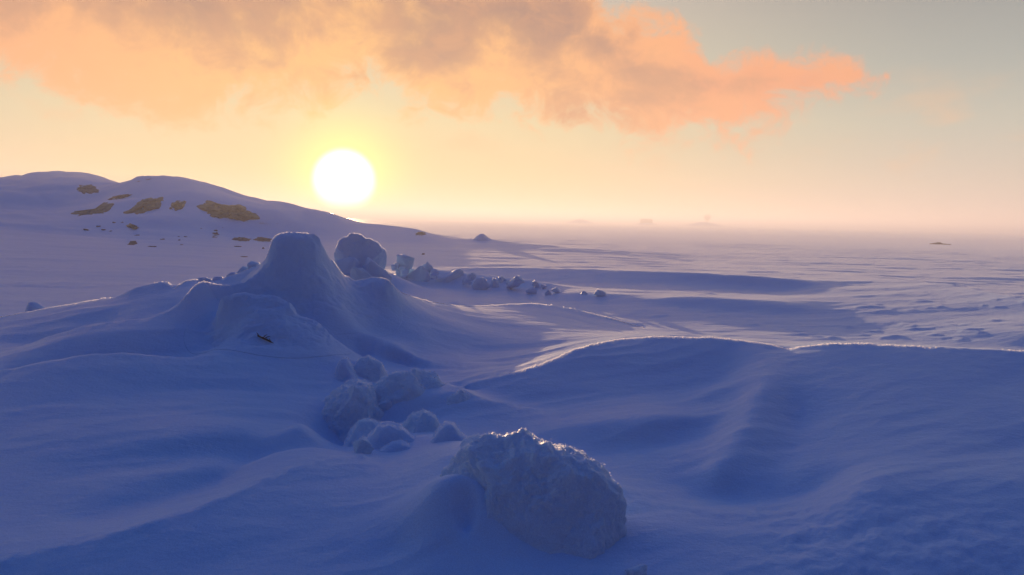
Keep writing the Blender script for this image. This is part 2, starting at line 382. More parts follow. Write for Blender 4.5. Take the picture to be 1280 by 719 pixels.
crv('s', 'r', (925, 478, 7.02), (890, 490, 6.82), (850, 500, 6.62))
crv('s', 'r', (945, 488, 6.55), (910, 498, 6.5), (880, 505, 6.4), (850, 512, 6.3))
crv('s', 'r', (928, 506, 6.45), (890, 512, 6.4), (850, 518, 6.3))
crv('s', 'z', (660, 538, 0.04), (700, 533, 0.08), (760, 531, 0.12), (810, 527.5, 0.15), (850, 521.5, 0.16), (875, 520.5, 0.15), (905, 525, 0.12))
crv('s', 'z', (640, 560, 0.0), (690, 560, 0.0), (730, 563, 0.0), (770, 560, 0.0), (810, 554, 0.02), (850, 545, 0.04), (890, 538, 0.07))
crv('s', 'z', (745, 577, -0.03), (790, 571, 0.0), (840, 565, 0.03), (890, 560, 0.05))
crv('s', 'r', (972, 442, 7.65), (962, 455, 7.25), (952, 478, 6.62), (942, 505, 6.02), (925, 540, 5.42), (905, 575, 4.96), (890, 600, 4.72))
crv('s', 'r', (1000, 500, 6.55), (1000, 530, 6.1), (985, 560, 5.5), (960, 590, 5.05), (940, 615, 4.7))
crv('s', 'r', (1080, 460, 7.3), (1100, 485, 6.75), (1060, 520, 6.15), (1030, 560, 5.5), (1000, 600, 4.9))
crv('s', 'r', (1400, 450, 8.0), (1290, 470, 7.5), (1220, 495, 6.8), (1160, 530, 6.05), (1110, 568, 5.35), (1075, 598, 4.85))
crv('s', 'z', (780, 600, 0.0), (830, 612, -0.02), (880, 622, -0.05), (930, 628, -0.05), (990, 625, -0.02), (1040, 608, 0.04))
crv('c', 'z', (770, 606, 0.06), (790, 617, 0.05), (830, 631, 0.04), (875, 638.5, 0.04), (925, 642, 0.04), (975, 642, 0.05), (1010, 640, 0.06))
crv('s', 'z', (1010, 640, 0.06), (1040, 629, 0.11), (1065, 613, 0.16), (1090, 600, 0.2), (1130, 591, 0.2), (1200, 580, 0.2), (1290, 562, 0.2))
crv('s', 'r', (800, 660, 3.85), (860, 668, 3.85), (930, 672, 3.9), (1000, 670, 4.0), (1050, 655, 4.15), (1100, 632, 4.4), (1180, 615, 4.7), (1290, 600, 5.0))
crv('s', 'r', (790, 700, 3.6), (830, 706, 3.55), (870, 710, 3.55), (1000, 720, 3.6), (1130, 700, 3.9), (1290, 670, 4.4))
crv('s', 'z', (1000, 780, -0.06), (1290, 780, 0.0), (640, 800, -0.04), (200, 800, 0.0), (0, 790, 0.0))
# flat snow and low drifts right of the mound
crv('c', 'r', (560, 335, 23), (640, 335, 22), (720, 336.5, 21.5), (800, 338.5, 21), (870, 341, 20.5), (930, 345, 20), (1000, 351, 19.5), (1060, 358, 19))
crv('s', 'p', (560, 26, 0.02), (640, 25, 0.08), (720, 24.3, 0.12), (800, 23.8, 0.15), (870, 23.3, 0.17), (930, 23, 0.18))
crv('s', 'z', (560, 348, 0.02), (640, 351, 0.02), (720, 354, 0.04), (800, 357, 0.04), (870, 359, 0.05), (940, 362, 0.07), (1000, 366, 0.1))
crv('s', 'z', (700, 364, 0.19), (780, 367, 0.23), (860, 371, 0.25), (940, 376, 0.25), (1010, 381, 0.22))
crv('s', 'z', (640, 371, 0.03), (720, 375, 0.05), (800, 380, 0.05), (880, 386, 0.06), (960, 391, 0.07), (1040, 396, 0.1))
crv('s', 'z', (820, 404, 0.02), (900, 406, 0.03), (1000, 408, 0.05), (1100, 410, 0.1), (1200, 410, 0.2), (1300, 414, 0.3))
crv('c', 'r', (900, 334, 29), (1000, 341, 26), (1100, 348.5, 23), (1150, 352, 21), (1190, 356, 19), (1240, 365, 17), (1290, 376, 15.5), (1380, 400, 14))
crv('s', 'r', (1060, 362, 18), (1130, 371, 16.5), (1190, 380, 15.5), (1240, 392, 14.5), (1290, 402, 13.5))
crv('s', 'p', (1000, 31, 0.1), (1100, 28, 0.1), (1190, 23, 0.1), (1290, 19, 0.12), (1380, 18, 0.1))

TH_N, U0, U1 = 800, math.log(0.8), math.log(150.0)
TH_MAX = rad(50.0)
U_N = 1300


def catmull(P, n=24):
    P = np.asarray(P, float)
    if len(P) < 3:
        t = np.linspace(0, 1, 200)[:, None]
        return P[0] * (1 - t) + P[-1] * t
    Q = np.vstack([2 * P[0] - P[1], P, 2 * P[-1] - P[-2]])
    out = []
    for i in range(1, len(Q) - 2):
        p0, p1, p2, p3 = Q[i - 1:i + 3]
        if i == 1: pass
        t = np.linspace(0, 1, n, endpoint=False)[:, None]
        m1 = (p2 - p0) / 2; m2 = (p3 - p1) / 2
        # limit tangents so dense corners do not overshoot
        L = np.linalg.norm(p2 - p1)
        for m in (m1, m2):
            lm = np.linalg.norm(m)
            if lm > 1.2 * L: m *= 1.2 * L / lm
        out.append((2 * t ** 3 - 3 * t ** 2 + 1) * p1 + (t ** 3 - 2 * t ** 2 + t) * m1 + (-2 * t ** 3 + 3 * t ** 2) * p2 + (t ** 3 - t ** 2) * m2)
    out.append(P[-1:])
    return np.vstack(out)


def curve_points(mode, pts):
    res = []
    for p in pts:
        if mode == 'r':
            a, tn = rays(p[0], p[1]); r = p[2]; zz = EYE + r * tn
        elif mode == 'z':
            a, tn = rays(p[0], p[1]); zz = p[2]; r = (zz - EYE) / tn
        else:                                       # 'p': bearing, distance, height
            a, _ = rays(p[0], 300.0); r = p[1]; zz = p[2]
        res.append((float(a), math.log(float(r)), float(zz)))
    return res


def blur(a, s0, s1):
    """separable gaussian-like blur: three box passes, edge clamped"""
    for ax, s in ((0, s0), (1, s1)):
        k = max(1, int(round(s)))
        if k < 1: continue
        for _ in range(3):
            p = np.pad(a, [(k, k) if i == ax else (0, 0) for i in (0, 1)], mode='edge')
            c = np.cumsum(p, axis=ax, dtype=float)
            c = np.concatenate([np.zeros_like(np.take(c, [0], ax)), c], ax)
            n = 2 * k + 1
            if ax == 0: a = (c[n:] - c[:-n]) / n
            else: a = (c[:, n:] - c[:, :-n]) / n
    return a


def resize(a, shp):
    i = np.linspace(0, a.shape[0] - 1, shp[0]); j = np.linspace(0, a.shape[1] - 1, shp[1])
    i0 = np.minimum(i.astype(int), a.shape[0] - 2); j0 = np.minimum(j.astype(int), a.shape[1] - 2)
    fi = (i - i0)[:, None]; fj = (j - j0)[None, :]
    return (a[i0][:, j0] * (1 - fi) * (1 - fj) + a[i0 + 1][:, j0] * fi * (1 - fj) + a[i0][:, j0 + 1] * (1 - fi) * fj + a[i0 + 1][:, j0 + 1] * fi * fj)


def solve_relief():
    dense = [(k, catmull(curve_points(m, p))) for k, m, p in CURVES]
    levels = [8, 4, 2, 1]
    Z = None
    for lv in levels:
        nu, nt = U_N // lv + 1, TH_N // lv + 1
        acc = np.zeros((nu, nt)); cnt = np.zeros((nu, nt)); shp = np.zeros((nu, nt))
        for kind, D in dense:
            ti = (D[:, 0] + TH_MAX) / (2 * TH_MAX) * (nt - 1); ui = (D[:, 1] - U0) / (U1 - U0) * (nu - 1)
            seg = np.hypot(np.diff(ti), np.diff(ui)); s = np.concatenate([[0], np.cumsum(seg)])
            n = int(s[-1] * 2) + 2
            q = np.linspace(0, s[-1], n)
            tq = np.rint(np.interp(q, s, ti)).astype(int); uq = np.rint(np.interp(q, s, ui)).astype(int); zq = np.interp(q, s, D[:, 2])
            ok = (tq >= 0) & (tq < nt) & (uq >= 0) & (uq < nu)
            wgt = 4.0 if kind == 'c' else 1.0
            np.add.at(acc, (uq[ok], tq[ok]), zq[ok] * wgt); np.add.at(cnt, (uq[ok], tq[ok]), wgt)
            if kind == 'c': shp[uq[ok], tq[ok]] = 1.0
        acc[-1, :] = 0.0; cnt[-1, :] = np.maximum(cnt[-1, :], 1.0)
        fix = cnt > 0
        val = np.where(fix, acc / np.maximum(cnt, 1e-9), 0.0)
        Z = np.where(fix, val, 0.0 if Z is None else resize(Z, (nu, nt)))
        for it in range(900 if lv == 8 else 260 if lv == 4 else 140 if lv == 2 else 60):
            p = np.pad(Z, 1, mode='edge')
            N = 0.25 * (p[:-2, 1:-1] + p[2:, 1:-1] + p[1:-1, :-2] + p[1:-1, 2:])
            Z = np.where(fix, val, Z + 1.0 * (N - Z))
    soft = blur(Z, 4, 4)
    near = 0.5 * Z + 0.5 * blur(Z, 1, 1)
    w = blur(shp, 3, 3); w = np.clip(w / 0.1, 0, 1)
    w = w * w * (3 - 2 * w)
    return near * w + soft * (1 - w), w


RELIEF, CRESTW = solve_relief()


def bil(A, th, u):
    ti = np.clip((th + TH_MAX) / (2 * TH_MAX), 0, 1) * (A.shape[1] - 1); ui = np.clip((u - U0) / (U1 - U0), 0, 1) * (A.shape[0] - 1)
    t0 = np.minimum(ti.astype(int), A.shape[1] - 2); u0 = np.minimum(ui.astype(int), A.shape[0] - 2)
    ft = ti - t0; fu = ui - u0
    return A[u0, t0] * (1 - fu) * (1 - ft) + A[u0 + 1, t0] * fu * (1 - ft) + A[u0, t0 + 1] * (1 - fu) * ft + A[u0 + 1, t0 + 1] * fu * ft


def sstep(x, a, b):
    t = np.clip((x - a) / (b - a), 0, 1); return t * t * (3 - 2 * t)


HEAPS = [(590, 3.72, 0.27, 0.2, 0.20), (600, 4.62, 0.3, 0.3, 0.09), (530, 5.2, 0.3, 0.2, 0.05), (640, 4.25, 0.35, 0.25, 0.08), (520, 6.2, 0.4, 0.2, 0.06), (430, 5.75, 0.28, 0.25, -0.12), (500, 5.95, 0.35, 0.25, -0.10), (570, 4.95, 0.2, 0.25, 0.03),
         (452, 15.7, 1.0, 0.7, 0.48), (545, 18.0, 1.3, 0.6, 0.30), (640, 17.7, 1.2, 0.6, 0.20), (602, 43.5, 1.3, 1.0, 0.15)]
HEAPS = [(float(rays(h[0], 300.0)[0]),) + h[1:] for h in HEAPS]
PITS = [(float(rays(580, 670)[0]), 3.6, 0.055, 0.09, 0.075)]


def snow_height(th, r):
    """height of the snow at bearing th and distance r"""
    th = np.asarray(th, float); r = np.asarray(r, float)
    u = np.log(np.maximum(r, 0.8))
    x, y = r * np.sin(th), r * np.cos(th)
    fade = 1 - sstep(np.abs(th), rad(50), rad(85))
    z = bil(RELIEF, th, u) * fade
    cw = bil(CRESTW, th, u) * fade
    # soft unevenness of the drifts close by
    z = z + 0.016 * fbm(x * 0.8, y * 1.1, 0.3, 3) * (1 - 0.7 * cw) * (1 - sstep(r, 10, 16))
    z = z + cw * 0.012 * fbm(x * 9.0, y * 5.0, 1.7, 3) * (1 - sstep(r, 14, 24))
    # wind-cut streaks running with the drifts
    a_ = x * 0.93 + y * 0.37; b_ = -x * 0.37 + y * 0.93
    st = 1 - np.abs(fbm(a_ * 0.42, b_ * 1.9, 6.0, 3)) * 2.2
    z = z + 0.022 * st * (1 - sstep(r, 9, 13)) * sstep(fbm(x * 0.35, y * 0.35, 12.0, 2), -0.35, 0.25) * (1 - 0.6 * cw)
    z = z + 0.004 * fbm(a_ * 2.2, b_ * 8.0, 7.0, 3) * (1 - sstep(r, 7, 10))
    # wind ripples and crust
    mid = sstep(r, 9.5, 13) * (1 - sstep(r, 60, 110))
    z = z + mid * 0.05 * fbm(x * 0.16, y * 0.55, 2.0, 4) * sstep(r, 9, 20)
    hillm = sstep(z, 0.6, 1.5)
    z = z + hillm * sstep(r, 30, 40) * (1 - sstep(r, 95, 120)) * (0.30 * fbm(x * 0.10 + 3, y * 0.16, 4.0, 4) + 0.30 * np.abs(fbm(x * 0.16, y * 0.2 + 0.1 * x, 14.0, 3)))
    lf = sstep(-th, rad(14), rad(22)) * mid * (1 - hillm)
    z = z + lf * 0.09 * np.abs(fbm(x * 0.09 + 0.12 * y, y * 0.42, 9.0, 3)) * sstep(r, 11, 14)
    z = z + mid * (1 - hillm) * 0.014 * np.clip(fbm(x * 0.7, y * 2.2, 5.0, 3) * 1.6, -0.2, 0.6)
    crust = sstep(fbm(x * 0.35, y * 0.5, 8.0, 2), -0.05, 0.25) * sstep(r, 10.5, 12) * (1 - sstep(r, 22, 30))
    z = z + crust * 0.045 * np.maximum(0, fbm(x * 2.4, y * 3.4, 11.0, 3) - 0.12)
    # rough wind crust low on the right
    rc = sstep(th, rad(14), rad(24)) * (1 - sstep(r, 4.0, 5.2))
    z = z + rc * 0.018 * fbm(x * 9.0, y * 9.0, 3.0, 3)
    for (pa, pr, w1, w2, dp) in HEAPS:
        z = z + dp * np.exp(-(((th - pa) * pr / w1) ** 2 + ((r - pr) / w2) ** 2))
    # small pit in the drift left of the front block
    for (pa, pr, w1, w2, dp) in PITS:
        z = z - dp * np.exp(-(((th - pa) * pr / w1) ** 2 + ((r - pr) / w2) ** 2) ** 1.5)
    # far low shore
    z = z + 5.0 * np.exp(-((r - 1500.0) / 350.0) ** 2) * sstep(th, rad(-14), rad(-4)) * (1 - sstep(th, rad(12), rad(26)))
    # long low waves over the open plain
    far = sstep(r, 25, 70) * (1 - hillm)
    for wl, am in ((14.0, 0.07), (45.0, 0.17), (150.0, 0.40), (500.0, 0.7)):
        f = far * (1 - sstep(r, wl * 12, wl * 26)) * sstep(r, wl * 1.0, wl * 4.0)
        z = z + f * am * fbm(x / (wl * 3.2) + wl, y / wl, wl, 2)
    return z


def hit(px, py, rmin=2.0, rmax=140.0):
    """distance at which the sight line through a pixel meets the snow"""
    px = np.asarray(px, float).ravel(); py = np.asarray(py, float).ravel()
    th, tn = rays(px, py)
    rr = np.exp(np.linspace(math.log(rmin), math.log(rmax), 1400))
    T = np.repeat(th[:, None], len(rr), 1); R = np.repeat(rr[None], len(th), 0)
    below = bil(RELIEF, T, np.log(R)) >= EYE + R * tn[:, None]
    k = np.argmax(below, 1)
    r0 = np.where(below.any(1), rr[k], rmax)
    # refine against the full relief
    f = np.linspace(0.93, 1.07, 43)
    R = r0[:, None] * f[None]; T = np.repeat(th[:, None], len(f), 1)
    below = snow_height(T, R) >= EYE + R * tn[:, None]
    k = np.argmax(below, 1)
    return np.where(below.any(1), R[np.arange(len(r0)), k], r0), th, tn


def to_xyz(th, r, z):
    return np.stack([r * np.sin(th), r * np.cos(th), z], -1)


def link(name, mesh, parent=None):
    o = bpy.data.objects.new(name, mesh); COL.objects.link(o)
    if parent: o.parent = parent
    return o


def tag(o, label=None, cat=None, group=None, kind=None):
    if label: o['label'] = label
    if cat: o['category'] = cat
    if group: o['group'] = group
    if kind: o['kind'] = kind
    return o


def grid_mesh(name, V, closed_cols=False, mat=None):
    """V: rows x cols x 3 -> quad mesh"""
    nr, nc = V.shape[:2]
    idx = np.arange(nr * nc).reshape(nr, nc)
    if closed_cols: idx = np.concatenate([idx, idx[:, :1]], 1)
    q = np.stack([idx[:-1, :-1], idx[:-1, 1:], idx[1:, 1:], idx[1:, :-1]], -1).reshape(-1, 4)
    me = bpy.data.meshes.new(name)
    me.vertices.add(nr * nc); me.vertices.foreach_set('co', V.reshape(-1).astype(np.float32))
    me.loops.add(q.size); me.loops.foreach_set('vertex_index', q.reshape(-1).astype(np.int32))
    me.polygons.add(len(q)); me.polygons.foreach_set('loop_start', np.arange(0, q.size, 4, dtype=np.int32))
    me.polygons.foreach_set('use_smooth', np.ones(len(q), bool))
    me.update(calc_edges=True); me.validate()
    if mat: me.materials.append(mat)
    return me


# separate mounds: (bearing pixel, distance, half width, half depth)
MOUNDS = [(376, 9.0, 1.15, 0.95), (338, 7.72, 0.80, 0.62)]


def mound_mask(c, x, y):
    a = float(rays(c[0], 330.0)[0]); cx, cy = c[1] * math.sin(a), c[1] * math.cos(a)
    return 1 - np.sqrt(((x - cx) / c[2]) ** 2 + ((y - cy) / c[3]) ** 2)


def mound_detail(c, x, y, z):
    return sstep(mound_mask(c, x, y), 0.05, 0.4) * (0.045 * fbm(x * 2.6 + 1.5, y * 2.6, z * 2.6, 3) + 0.030 * np.abs(fbm(x * 5, y * 5, z * 3, 3)) + 0.009 * fbm(x * 13, y * 13, z * 13, 3) - 0.008)


def build_ground():
    dth = np.concatenate([np.linspace(-180, -90, 24, endpoint=False), np.linspace(-90, -40, 60, endpoint=False), np.linspace(-40, 40, 880, endpoint=False),
                          np.linspace(40, 90, 60, endpoint=False), np.linspace(90, 180, 24, endpoint=False)])
    us = []; u = math.log(0.8)
    while u < math.log(16000):
        us.append(u); r = math.exp(u)
        u += 0.008 if r < 3 else 0.0046 if r < 13 else 0.0066 if r < 75 else min(0.04, 0.010 * (r / 75) ** 0.6)
    us = np.array(us); r = np.concatenate([[0.02, 0.4], np.exp(us)])
    TH, R = np.meshgrid(np.radians(dth), r)
    Zs = snow_height(TH, R)
    for c in MOUNDS:
        Zs = Zs - 0.22 * sstep(mound_mask(c, R * np.sin(TH), R * np.cos(TH)), 0.0, 0.35)
    V = to_xyz(TH, R, Zs)
    me = grid_mesh("ground", V, True, SNOW_GROUND)
    me.flip_normals()
    o = link("ground", me); tag(o, kind='structure')
    return o




# ------------------------------------------------------------------ tall mound and the lobe before it
def build_mound(name, c, label, skip=(), lift=0.002):
    a = float(rays(c[0], 330.0)[0]); cx, cy = c[1] * math.sin(a), c[1] * math.cos(a)
    n_r, n_a = 190, 460
    rr = np.concatenate([np.linspace(0.004, 1.0, n_r), [1.01]])
    A = np.linspace(0, 2 * math.pi, n_a, endpoint=False)
    RR, AA = np.meshgrid(rr, A, indexing='ij')
    x = cx + RR * c[2] * np.cos(AA); y = cy + RR * c[3] * np.sin(AA)
    z = snow_height(np.arctan2(x, y), np.hypot(x, y))
    z = z + lift + mound_detail(c, x, y, z)
    for k in skip:
        z = z - 0.2 * sstep(mound_mask(k, x, y), 0.0, 0.35)
    z[-1] -= 0.15
    V = np.stack([x, y, z], -1)
    base = np.array([cx, cy, float(z[-1].min())])
    me = grid_mesh(name, V - base, True, SNOW_GROUND)
    o = link(name, me); o.location = base
    tag(o, label, 'snow mound', 'wind-carved snow mounds')
    return o


build_ground()
build_mound('snow_mound', MOUNDS[0], 'tall flat-topped snow mound with steep sides and a glowing rim left of the middle', [MOUNDS[1]])
build_mound('snow_mound', MOUNDS[1], 'low rounded lobe of snow with a dark twig, in front of the tall flat-topped mound', [], 0.004)


# ------------------------------------------------------------------ blocks of snow
def plane_xy(px, py, r, thc):
    th, tn = rays(px, py)
    return r * np.tan(th - thc), EYE + r / np.cos(th - thc) * tn


def snow_block(name, outline, r, front, back, e_side=0.7, e_deep=0.8, amp=0.03, freq=5.0, seed=0.0, res=(96, 48), mat=None, ctr=None, facet=0.0, fine=0.0, lean=0.0, cuts=0):
    """a lump whose side view follows an outline, with its own thickness in depth"""
    P = np.asarray(outline, float)
    c = P.mean(0) if ctr is None else np.asarray(ctr, float)
    thc = float(rays(c[0], c[1])[0])
    X, Z = plane_xy(P[:, 0], P[:, 1], r, thc); cx, cz = [float(v) for v in plane_xy(c[0], c[1], r, thc)]
    X = X - cx; Z = Z - cz
    # closed outline resampled by angle about the centre
    XX = np.append(X, X[0]); ZZ = np.append(Z, Z[0])
    seg = np.hypot(np.diff(XX), np.diff(ZZ)); sl = np.concatenate([[0], np.cumsum(seg)])
    q = np.linspace(0, sl[-1], 1200, endpoint=False)
    xs, zs = np.interp(q, sl, XX), np.interp(q, sl, ZZ)
    ang = np.arctan2(zs, xs); rho = np.hypot(xs, zs)
    nph, nps = res
    ph = np.linspace(-math.pi, math.pi, nph, endpoint=False)
    o_ = np.argsort(ang); ang, rho = ang[o_], rho[o_]
    rp = np.interp(ph, np.concatenate([ang - 2 * math.pi, ang, ang + 2 * math.pi]), np.tile(rho, 3))
    ps = np.linspace(-math.pi / 2, math.pi / 2, nps + 2)
    PS, PH = np.meshgrid(ps, ph, indexing='ij')
    cs = np.cos(PS).clip(0) ** e_side; sn = np.sign(PS) * np.abs(np.sin(PS)) ** e_deep
    # the outline rounds off towards front and back
    rbar = float(np.median(rp)); RPm = rp[None] * cs ** 0.0
    RPm = RPm * (np.abs(sn) ** 2 * (0.5 * rbar / np.maximum(rp[None], 1e-6) + 0.5) + 1 - np.abs(sn) ** 2)
    lx = RPm * cs * np.cos(PH); lz = RPm * cs * np.sin(PH); ly = np.where(sn < 0, front, back) * sn
    nrm = np.stack([lx / rbar, ly / max(front, 0.02), lz / rbar], -1); nrm /= np.maximum(np.linalg.norm(nrm, axis=-1, keepdims=True), 1e-6)
    k = freq
    d = amp * fbm(lx * k + seed, ly * k - seed, lz * k + 2 * seed, 4)
    if facet:
        f = fbm(lx * k * 0.6 - seed, ly * k * 0.6, lz * k * 0.6 + seed, 2)
        d = d + facet * np.abs(f) * 1.2
    if fine:
        d = d + fine * (np.clip(fbm(lx * 24 + seed, ly * 24, lz * 18, 3), -0.3, 0.6) + 0.4 * fbm(lx * 60, ly * 60 + seed, lz * 45, 2))
    if cuts:
        # broken faces: planes that shave the bulging front
        rc = np.random.default_rng(int(seed * 10) + 3)
        B = np.stack([lx, ly, lz], -1)
        for _ in range(cuts):
            nv = np.array([rc.uniform(-1, 1), rc.uniform(-1.0, -0.45), rc.uniform(-0.5, 0.9)]); nv /= np.linalg.norm(nv)
            dd = B @ nv; lim_ = dd.max() * rc.uniform(0.62, 0.86)
            B = B - np.where(dd > lim_, (dd - lim_) * 0.92, 0.0)[..., None] * nv
        lx, ly, lz = B[..., 0], B[..., 1], B[..., 2]
    edge = np.abs(np.cos(PS)) ** 0.2
    V = np.stack([lx, ly, lz], -1) + nrm * d[..., None] * edge[..., None]
    V[..., 1] -= lean * (Z.max() - V[..., 2]).clip(0)
    V[0] = V[0].mean(0); V[-1] = V[-1].mean(0)
    R3 = np.array(Matrix.Rotation(-thc, 3, 'Z'))
    zb = float(V[..., 2].min())
    V = V - np.array([0, 0, zb])
    me = grid_mesh(name, V, True, mat or SNOW)
    bm = bmesh.new(); bm.from_mesh(me)
    bmesh.ops.remove_doubles(bm, verts=bm.verts, dist=1e-6)
    bmesh.ops.recalc_face_normals(bm, faces=bm.faces)
    for f in bm.faces: f.smooth = True
    bm.to_mesh(me); bm.free()
    o = link(name, me)
    o.rotation_euler = (0, 0, -thc)
    o.location = (r * math.sin(thc), r * math.cos(thc), cz + zb)
    return o


PILE = 'blocks and lumps of the front snow pile'
b = snow_block('snow_block', [(556, 640), (554, 618), (560, 592), (574, 571), (586, 557), (600, 549), (614, 545), (617, 549), (626, 552), (640, 552), (653, 551), (660, 554), (668, 561), (671, 568), (690, 571), (708, 571), (730, 578), (750, 589), (765, 604), (775, 625), (779, 660), (776, 692), (760, 722), (720, 735), (660, 730), (600, 715), (565, 690)],
               3.90, 0.30, 0.30, 0.5, 0.8, 0.07, 3.2, 3.1, (300, 150), SNOW_ROUGH, (660, 640), 0.06, 0.024, 0.2, 8)
tag(b, 'largest broken snow block at the bottom with a sunlit jagged top edge', 'snow block', PILE)
b = snow_block('snow_block', [(396, 545), (397, 520), (398, 506), (405, 498), (414, 493), (425, 489), (437, 483), (449, 482), (460, 485), (468, 492), (474, 515), (468, 545), (440, 566), (415, 562)], 6.17, 0.16, 0.3, 0.7, 0.9, 0.06, 6.0, 8.2, (170, 84), SNOW_ROUGH, (435, 520), 0.06, 0.018, 0.5, 4)
tag(b, 'rounded snow block left of the larger rough-faced lump, beside a dark gap', 'snow block', PILE)
b = snow_block('snow_block', [(455, 550), (460, 505), (466, 488), (478, 478.5), (491, 473), (505, 468), (517, 465), (532, 466), (542, 472), (552, 478), (563, 484), (575, 510), (560, 545), (500, 560)], 6.45, 0.12, 0.3, 0.7, 0.9, 0.08, 5.0, 12.6, (190, 96), SNOW_ROUGH, (512, 510), 0.06, 0.020, 0.75, 3)
tag(b, 'rough-faced snow lump with a long tail of drift running off to its right', 'snow block', PILE)
b = snow_block('snow_block', [(405, 505), (411, 486), (417, 469), (422, 457), (427, 450.5), (433, 450), (439, 456), (444, 466), (452, 475), (461, 487), (465, 503), (440, 515)], 6.95, 0.12, 0.3, 0.8, 0.9, 0.05, 6.0, 5.5, (110, 56), SNOW, (434, 484), lean=0.7)
tag(b, 'small pointed snow spike behind the rounded block', 'snow block', PILE)
b = snow_block('snow_block', [(430, 590), (442, 570), (452, 556), (462, 545), (474, 534), (486, 531), (501, 531.5), (509, 540), (519, 549), (527, 570), (520, 595), (480, 600)], 5.15, 0.08, 0.26, 0.85, 0.9, 0.03, 6.0, 21.0, (110, 56), SNOW, (483, 566), 0.02, 0.004, 0.7)
tag(b, 'smooth snow hump with a small step on its front, below the rough-faced lump', 'snow block', PILE)
b = snow_block('snow_block', [(455, 590), (462, 571), (475, 563), (489, 555), (502, 552.5), (512, 557), (520, 570), (522, 590), (490, 600)], 4.96, 0.06, 0.2, 0.9, 0.9, 0.02, 7.0, 25.0, (80, 40), SNOW, (490, 578), lean=0.7)
tag(b, 'small step of snow on the front of the smooth hump', 'snow block', PILE)
b = snow_block('snow_block', [(528, 580), (538, 558), (541, 545), (548, 535), (557, 531), (567, 534), (575, 544), (588, 555), (600, 575), (585, 598), (550, 600)], 5.05, 0.07, 0.24, 0.85, 0.9, 0.03, 6.0, 33.0, (100, 50), SNOW, (562, 565), 0.02, 0.004, 0.7)
tag(b, 'rounded snow knob just left behind the largest block', 'snow block', PILE)

b = snow_block('snow_block', [(421, 345), (419, 330), (418.5, 318), (422, 311), (424, 303), (429, 297.5), (434, 297.5), (436, 292.5), (441, 292), (446, 294), (452, 296), (456, 299.5), (462, 298.5), (466, 301), (471, 305), (474, 310), (480, 313), (484, 322), (492, 350), (455, 356), (414, 352)],
               16.0, 0.26, 0.24, 0.4, 0.8, 0.05, 3.0, 41.0, (200, 90), SNOW, (452, 322), 0.05, 0.012, 0.1, 9)
tag(b, 'upright pale snow slab with a notched top standing behind the tall mound', 'snow block', 'broken snow blocks strewn on the flat')

for pl, rr_, ct, sd, lb in [
        ([(540, 525), (550, 505), (562, 494), (575, 490), (590, 497), (603, 510), (612, 530), (575, 545)], 6.2, (575, 515), 81.0, 'broad low snow lump on the tail of the rough-faced lump'),
        ([(497, 560), (502, 536), (514, 523), (528, 519), (541, 526), (550, 540), (556, 562), (520, 570)], 5.65, (526, 545), 83.0, 'rough snow lump between the rough-faced lump and the smooth hump'),
        ([(566, 595), (574, 572), (584, 559), (597, 552), (610, 556), (622, 572), (622, 595), (590, 605)], 4.55, (594, 578), 87.0, 'low snow lump tucked behind the left shoulder of the largest block'),
        ([(428, 566), (436, 545), (448, 531), (462, 526), (476, 532), (488, 548), (490, 568), (455, 578)], 5.6, (458, 550), 89.0, 'low snow lump at the foot of the rounded block beside the dark gap'),
        ([(430, 478), (440, 458), (450, 448), (461, 446), (474, 454), (484, 468), (490, 484), (460, 490)], 7.15, (460, 468), 93.0, 'low snow lump where the lobe runs down to the pointed spike')]:
    b = snow_block('snow_block', pl, rr_, 0.1, 0.28, 0.8, 0.9, 0.05, 4.5, sd, (120, 60), SNOW_ROUGH, ct, 0.04, 0.012, 0.8, 3)
    tag(b, lb, 'snow block', PILE)


def lump(name, px, top, w, h, seed, label, cat, group, r=None, mat=None, amp=0.22, res=(30, 16), down=0.45, spiky=0.22):
    """a rough lump: px is its middle, top its upper edge, w and h its size in photograph pixels"""
    rnd = random.Random(seed)
    base = top + h
    if r is None: r = float(hit(px, base)[0][0])
    pts = []
    for k in range(14):
        a = 2 * math.pi * k / 14
        q = 1 + rnd.uniform(-spiky, spiky)
        up = math.sin(a)
        pts.append((px + 0.5 * w * math.cos(a) * q * (1.0 if up < 0.3 else 0.92), top + h * 0.62 - (h * 0.62 * q if up > 0 else h * (0.4 + down)) * up))
    m = r / FPX * 0.5 * w
    o = snow_block(name, pts, r + m * 0.5, m * 0.8, m * 0.9, 0.75, 0.85, amp * m, 1.2 / m, seed * 3.7, res, mat or SNOW, (px, top + h * 0.62), amp * m * 0.9, 0.0, 0.35)
    tag(o, label, cat, group)
    return o


